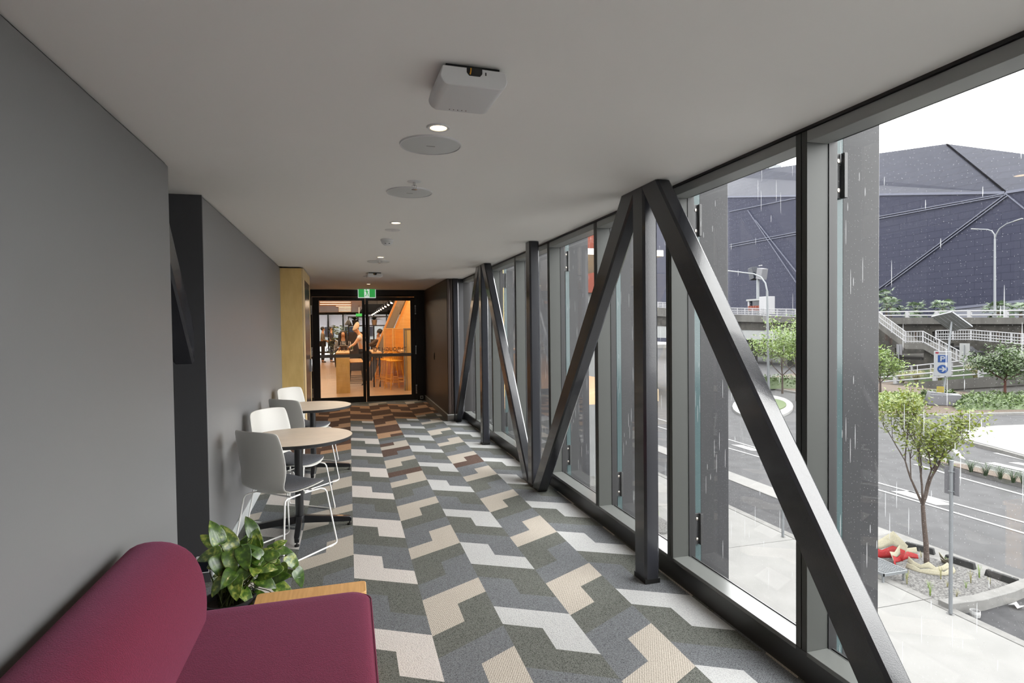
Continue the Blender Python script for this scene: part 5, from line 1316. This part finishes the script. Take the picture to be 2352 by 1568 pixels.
m = MB()
for px in (1718, 1800, 2156, 2420): p = bx(px, 760, XF+3); m.box(p.x, p.x+1.2, p.y-.7, p.y+.7, G, p.z+.5)
struct('flyover_piers', m, 'concrete_grey')
# added dark backdrop standing in for the deep shade below the deck
sbox('underpass_shade_backdrop', 'concrete_dark', 76, 77, 20, 120, G, 1.5, smooth=False)
balus([bx(2150, 781, 56.4), bx(2230, 781, 56.4), bx(2352, 792, 56.4), bx(2600, 806, 56.4)], .95, 'white ramp balustrade seen beneath the flyover on the right', 'ramp_railing')
o = strip('far_ramp', [bx(2150, 782, 56.3), bx(2230, 782, 56.3), bx(2352, 793, 56.3), bx(2600, 807, 56.3)], [bx(2150, 788, 56.3), bx(2230, 788, 56.3), bx(2352, 800, 56.3), bx(2600, 814, 56.3)], 1, 'concrete_dark'); o['kind'] = 'structure'
p = bx(2215, 800, 51.8); t = empty('board', (51.8, p.y, p.z-.9), 0, 'pale grey blank board on a thin post in front of the stairs', 'sign')
pbox('panel', 'annex_white', t, 0, .06, -.42, .42, 0, 1.35); MB().cyl((-.05, 0, 0), .04, -3.2, 1.2, 10).build('post', 'galv', t)
p = bx(2065, 800, 51); t = empty('board', (51, p.y, p.z-.6), 0, 'narrow grey sign back on a pole left of the stair landing', 'sign')
pbox('panel', 'sign_back', t, 0, .05, -.28, .28, 0, 1.0); MB().cyl((-.05, 0, 0), .04, -3.0, .9, 10).build('post', 'galv', t)
# cars parked in the shade of the underpass
for px, m_, lb in ((2205, 'tarp_red', 'dark car parked in the shade under the flyover'), (2345, 'white_plastic', 'pale car at the right edge under the flyover')):
    p = bx(px, 815, 66); t = empty('car', (66, p.y, G+1.9), R(90), lb, 'car')
    rows = [[(x, y, z) for y in (-.85, -.8, .8, .85)] for x, z in ((-2.1, .35), (-2.1, .8), (-1.2, .95), (-.7, 1.4), (.7, 1.42), (1.4, .98), (2.1, .85), (2.15, .35))]
    mb = MB().grid(rows)
    for s in (0, 3): mb.face([r[s] for r in rows])
    mb.build('body', 'black_metal' if m_ == 'tarp_red' else m_, t, weld=True); pbox('window', 'window_dark', t, -.75, .85, -.87, .87, .98, 1.3)
    for x in (-1.35, 1.35):
        for y in (-.8, .8): MB().lathe([(.001, -.09), (.32, -.09), (.32, .09), (.001, .09)], n=18, M=Matrix.Translation((x, y, .32)) @ Matrix.Rotation(PI/2, 4, 'X')).build('wheel', 'black_plastic', t)
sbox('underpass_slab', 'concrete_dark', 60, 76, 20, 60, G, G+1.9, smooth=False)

# the faceted dark clad hall
XB, XRf = 88, 98
Sm = [bx(1400, 468, XB), bx(1676, 452, XB), bx(2310, 442, XB), bx(2700, 380, XB)]
Rf = [bx(1400, 470, XRf), bx(1676, 406, XRf), bx(1745, 390, XRf), bx(2175, 330, XRf), bx(2352, 353, XRf), bx(2700, 400, XRf)]
Bt = [Vector((XB, p.y, G)) for p in Sm]
hb = empty('clad_building', (XB, 70, G), 0, 'huge dark slate clad faceted building filling the view beyond the flyover', 'building')
fu = lambda co: (co.y, co.z)
m = MB()
m.face([Sm[0], Sm[1], Bt[1], Bt[0]]); m.face([Sm[1], Sm[2], Bt[2], Bt[1]]); m.face([Sm[2], Sm[3], Bt[3], Bt[2]])
m.build('lower_cladding', 'cladding', hb, world=True, smooth=False, uvs=fu)
m = MB()
m.face([Sm[0], Rf[0], Rf[1], Sm[1]]); m.face([Sm[1], Rf[1], Rf[2], Rf[3], Sm[2]]); m.face([Sm[2], Rf[3], Rf[4]]); m.face([Sm[2], Rf[4], Rf[5], Sm[3]])
m.build('upper_cladding', 'cladding_light', hb, world=True, smooth=False, uvs=fu)
m = MB(); back = [Vector((150, p.y, p.z-6)) for p in Rf]
for i in range(5): m.face([Rf[i], back[i], back[i+1], Rf[i+1]])
m.face([Sm[3], Rf[5], back[5], Vector((150, back[5].y, G)), Bt[3]]); m.face([Sm[0], Rf[0], back[0], Vector((150, back[0].y, G)), Bt[0]])
m.build('roof', 'cladding', hb, world=True, smooth=False, uvs=fu)
def seam(pts, w=.22, m='clad_seam', X=XB-.12):
    mb = MB()
    for a, b in zip(pts[:-1], pts[1:]): mb.bar(bx(*a, X), bx(*b, X), w, .25, (1, 0, 0))
    mb.build('seam', m, hb, world=True, smooth=False)
for s_ in (((1500, 464), (1676, 452), (2310, 442), (2600, 396)),): seam(s_, .35)
for s_ in (((2310, 444), (2030, 495), (1676, 562)), ((2310, 448), (2030, 500), (1676, 567)), ((2310, 446), (2030, 655), (1960, 705)), ((2314, 450), (2034, 658)), ((1718, 483), (1830, 650)), ((1735, 505), (1830, 625)), ((1676, 486), (1828, 455)), ((2310, 444), (2352, 478), (2500, 600))): seam(s_, .13)
mb = MB(); mb.bar(bx(2175, 331, XRf-.3), bx(2310, 441, XB-.2), .2, .2, (1, 0, 0)); mb.build('seam', 'seam_dark', hb, world=True, smooth=False)
o = MB(); o.face([bx(2150, 713, XB-1.5), bx(2352, 692, XB-1.5), bx(2700, 655, XB-1.5), Vector((XB-1.5, bx(2700, 655, XB-1.5).y, G)), Vector((XB-1.5, bx(2150, 713, XB-1.5).y, G))])
o.build('pale_plinth', 'clad_skirt', hb, world=True, smooth=False, solid=.3)
mb = MB(); mb.bar(bx(2150, 712, XB-1.7), bx(2700, 654, XB-1.7), .35, .3, (1, 0, 0)); mb.build('seam', 'clad_seam', hb, world=True, smooth=False)
p = bx(1742, 391, XRf-2); t = empty('roof_unit', (XRf+1, p.y, p.z-1.5), 0, 'small grey plant unit on the roof edge of the clad building', 'roof unit')
for k in range(3): pbox('box', 'galv', t, -1, 1, -3+k*2.2, -1.2+k*2.2, .3*k, 2.2+.5*k)

# palms in front of the clad building
def palm(X, px, py, h, lb, sd):
    rn = random.Random(sd); c = bx(px, py, X); t = empty('palm_tree', (X, c.y, c.z-h), 0, lb, 'palm', 'fan palms in front of the clad building')
    MB().tube([(0, 0, 0), (.05, .03, h*.5), (0, 0, h)], [.20, .16, .15], 10).build('trunk', 'bark', t)
    lv = MB(); lv.keepn = True
    for k in range(26):
        a = rn.uniform(0, 6.28); el = rn.uniform(-.7, 1.1); d = Vector((math.cos(a)*math.cos(el), math.sin(a)*math.cos(el), math.sin(el))); L = rn.uniform(.7, 1.1); e = Vector((0, 0, h))+d*L
        lv.tube([(0, 0, h), e], .025, 4); q = d.cross(Vector((0, 0, 1))).normalized(); u = q.cross(d)
        for j in range(-6, 7):
            b = j*.22; dd = (d*math.cos(b)+q*math.sin(b)-Vector((0, 0, .25))).normalized(); l = rn.uniform(.6, .85); w = q*math.cos(b)*.05-d*math.sin(b)*.05
            lv.add([e-w*.4, e+dd*l*.5-w, e+dd*l+Vector((0, 0, -.2)), e+dd*l*.5+w], [(0, 1, 2, 3)])
    lv.build('fronds', 'palm_leaf', t, ang=180)
for k, (X, px, py, h, lb) in enumerate(((70, 2036, 680, 6, 'tallest fan palm, half hidden by the window fin'), (69, 2046, 704, 5, 'fan palm leaning out below the tallest one'), (69, 2103, 712, 4.5, 'fan palm left of the solar panel'), (69, 2165, 708, 4.5, 'fan palm directly above the solar panel'), (69, 2293, 712, 4.5, 'fan palm at the foot of the double street lamp'), (69, 2345, 718, 4, 'fan palm at the right edge of the window'))): palm(X, px, py, h, lb, 40+k)

# street lamps
def lamp_post(X, base, forks, lb, r=.10):
    b = bx(*base, X); t = empty('street_lamp', b, 0, lb, 'street lamp'); f0 = bx(*forks[0][0], X)
    MB().tube([b, f0], [r, r*.72], 12).build('pole', 'galv', t, world=True)
    for fk_ in forks:
        pts = [bx(*q, X) for q in fk_]; MB().tube(pts, r*.5, 8).build('arm', 'galv', t, world=True)
        e = pts[-1]; dd = (pts[-1]-pts[-2]).normalized(); m = MB(); m.bar(e-dd*.1, e+dd*.55, .22, .10); m.build('lantern', 'annex_white', t, world=True, bevel=.03)
    MB().cyl(b, r*2, 0, .1, 12).build('base_plate', 'galv', t, world=True)
lamp_post(57.3, (2285, 728), (((2285, 548), (2284, 538), (2278, 530), (2268, 527), (2245, 526)), ((2285, 548), (2288, 538), (2296, 525), (2312, 514), (2333, 507))), 'tall grey double armed street lamp on the flyover')
lamp_post(34, (1766, 940), (((1762, 668), (1758, 650), (1748, 636), (1732, 629), (1700, 625), (1664, 621)),), 'grey curved single arm street lamp crossing the narrower window', .12)
# gantry cabinet and kiosk on the flyover
p = bx(1741, 700, 59); t = empty('camera_mast', (59, p.y, p.z-1), 0, 'grey mast with two louvred boxes beside the flyover', 'mast')
hz = bx(1741, 640, 59).z-(p.z-1); MB().cyl((0, 0, 0), .22, -3, hz, 14).build('pole', 'galv', t)
MB().box(-.5, .5, -1.2, -.0, 0, 1.6, Matrix.Translation((0, -.1, hz)) @ Matrix.Rotation(R(12), 4, 'X')).build('louvre_box', 'sign_back', t, bevel=.03)
MB().box(-.6, .4, .0, 1.0, .1, 1.9, Matrix.Translation((0, .1, hz)) @ Matrix.Rotation(R(-14), 4, 'X')).build('display_box', 'window_dark', t, bevel=.03)
MB().tube([(0, -.2, hz+1.9), (0, -.9, hz+1.9)], .07, 8).build('arm', 'white_rail', t)
p = bx(1758, 722, 58.5); t = empty('kiosk', (58.5, p.y, p.z), 0, 'white kiosk cabinet with a small canopy on the flyover', 'kiosk')
pbox('cabinet', 'white_rail', t, -.6, .9, -.9, .6, 0, 2.6, bevel=.03); pbox('shelter_roof', 'annex_white', t, -.5, 1.2, .6, 3.6, 2.1, 2.35); pbox('shelter_glass', 'window_dark', t, 0, .1, .8, 3.3, 1.1, 2.1); pbox('shelter_post', 'white_rail', t, -.3, -.1, 3.2, 3.5, 0, 2.1)
for k in range(5): MB().cyl((-.2, 1.0+k*.55, 0), .24, .6, 1.35, 12).build('seat_drum', 'terracotta', t)

# neighbouring building seen in slivers between the farther fins
an = empty('annex_building', (8, 28, G), 0, 'white and terracotta building seen in slivers between the far window fins', 'building')
pbox('wall', 'annex_white', an, 5.2, 11.2, 21, 48, G, 2.9, world=True); pbox('terracotta_band', 'terracotta', an, 4.9, 11.5, 20.7, 48, 2.9, 9.5, world=True)
for z in (-3.2, -.9, 1.1):
    for k in range(3): pbox('window', 'window_dark', an, 5.7+k*1.9, 6.9+k*1.9, 20.95, 21, z, z+1.3, world=True)
    for k in range(10): pbox('window', 'window_dark', an, 11.19, 11.24, 22+k*2.5, 23.6+k*2.5, z, z+1.3, world=True)
br = MB()
for z in (2.0, 2.35, 2.9): br.box(11.5, 11.55, 21, 36, z-.03, z+.03)
for k in range(61): br.box(11.51, 11.54, 21+k*.25, 21.03+k*.25, 1.9, 2.9)
br.box(11.2, 11.6, 21, 36, 1.75, 1.9); br.build('balcony', 'white_rail', an, world=True, smooth=False)
gd = empty('side_garden', (8, 15, G+.13), 0, 'gravel and grass bed at the foot of the neighbouring building', 'garden')
pbox('gravel', 'gravel', gd, 5.4, 9.0, 14.5, 19.5, G+.13, G+.2, world=True)
for k in range(9): tuft(5.8+(k % 3)*1.3, 15.1+(k//3)*1.7, G+.2, .4, .5, 40, 'leaf_lime', 'green tuft in the side garden bed, '+['near left', 'near middle', 'near right', 'middle left', 'centre', 'middle right', 'far left', 'far middle', 'far right'][k], 'tufts in the side garden')
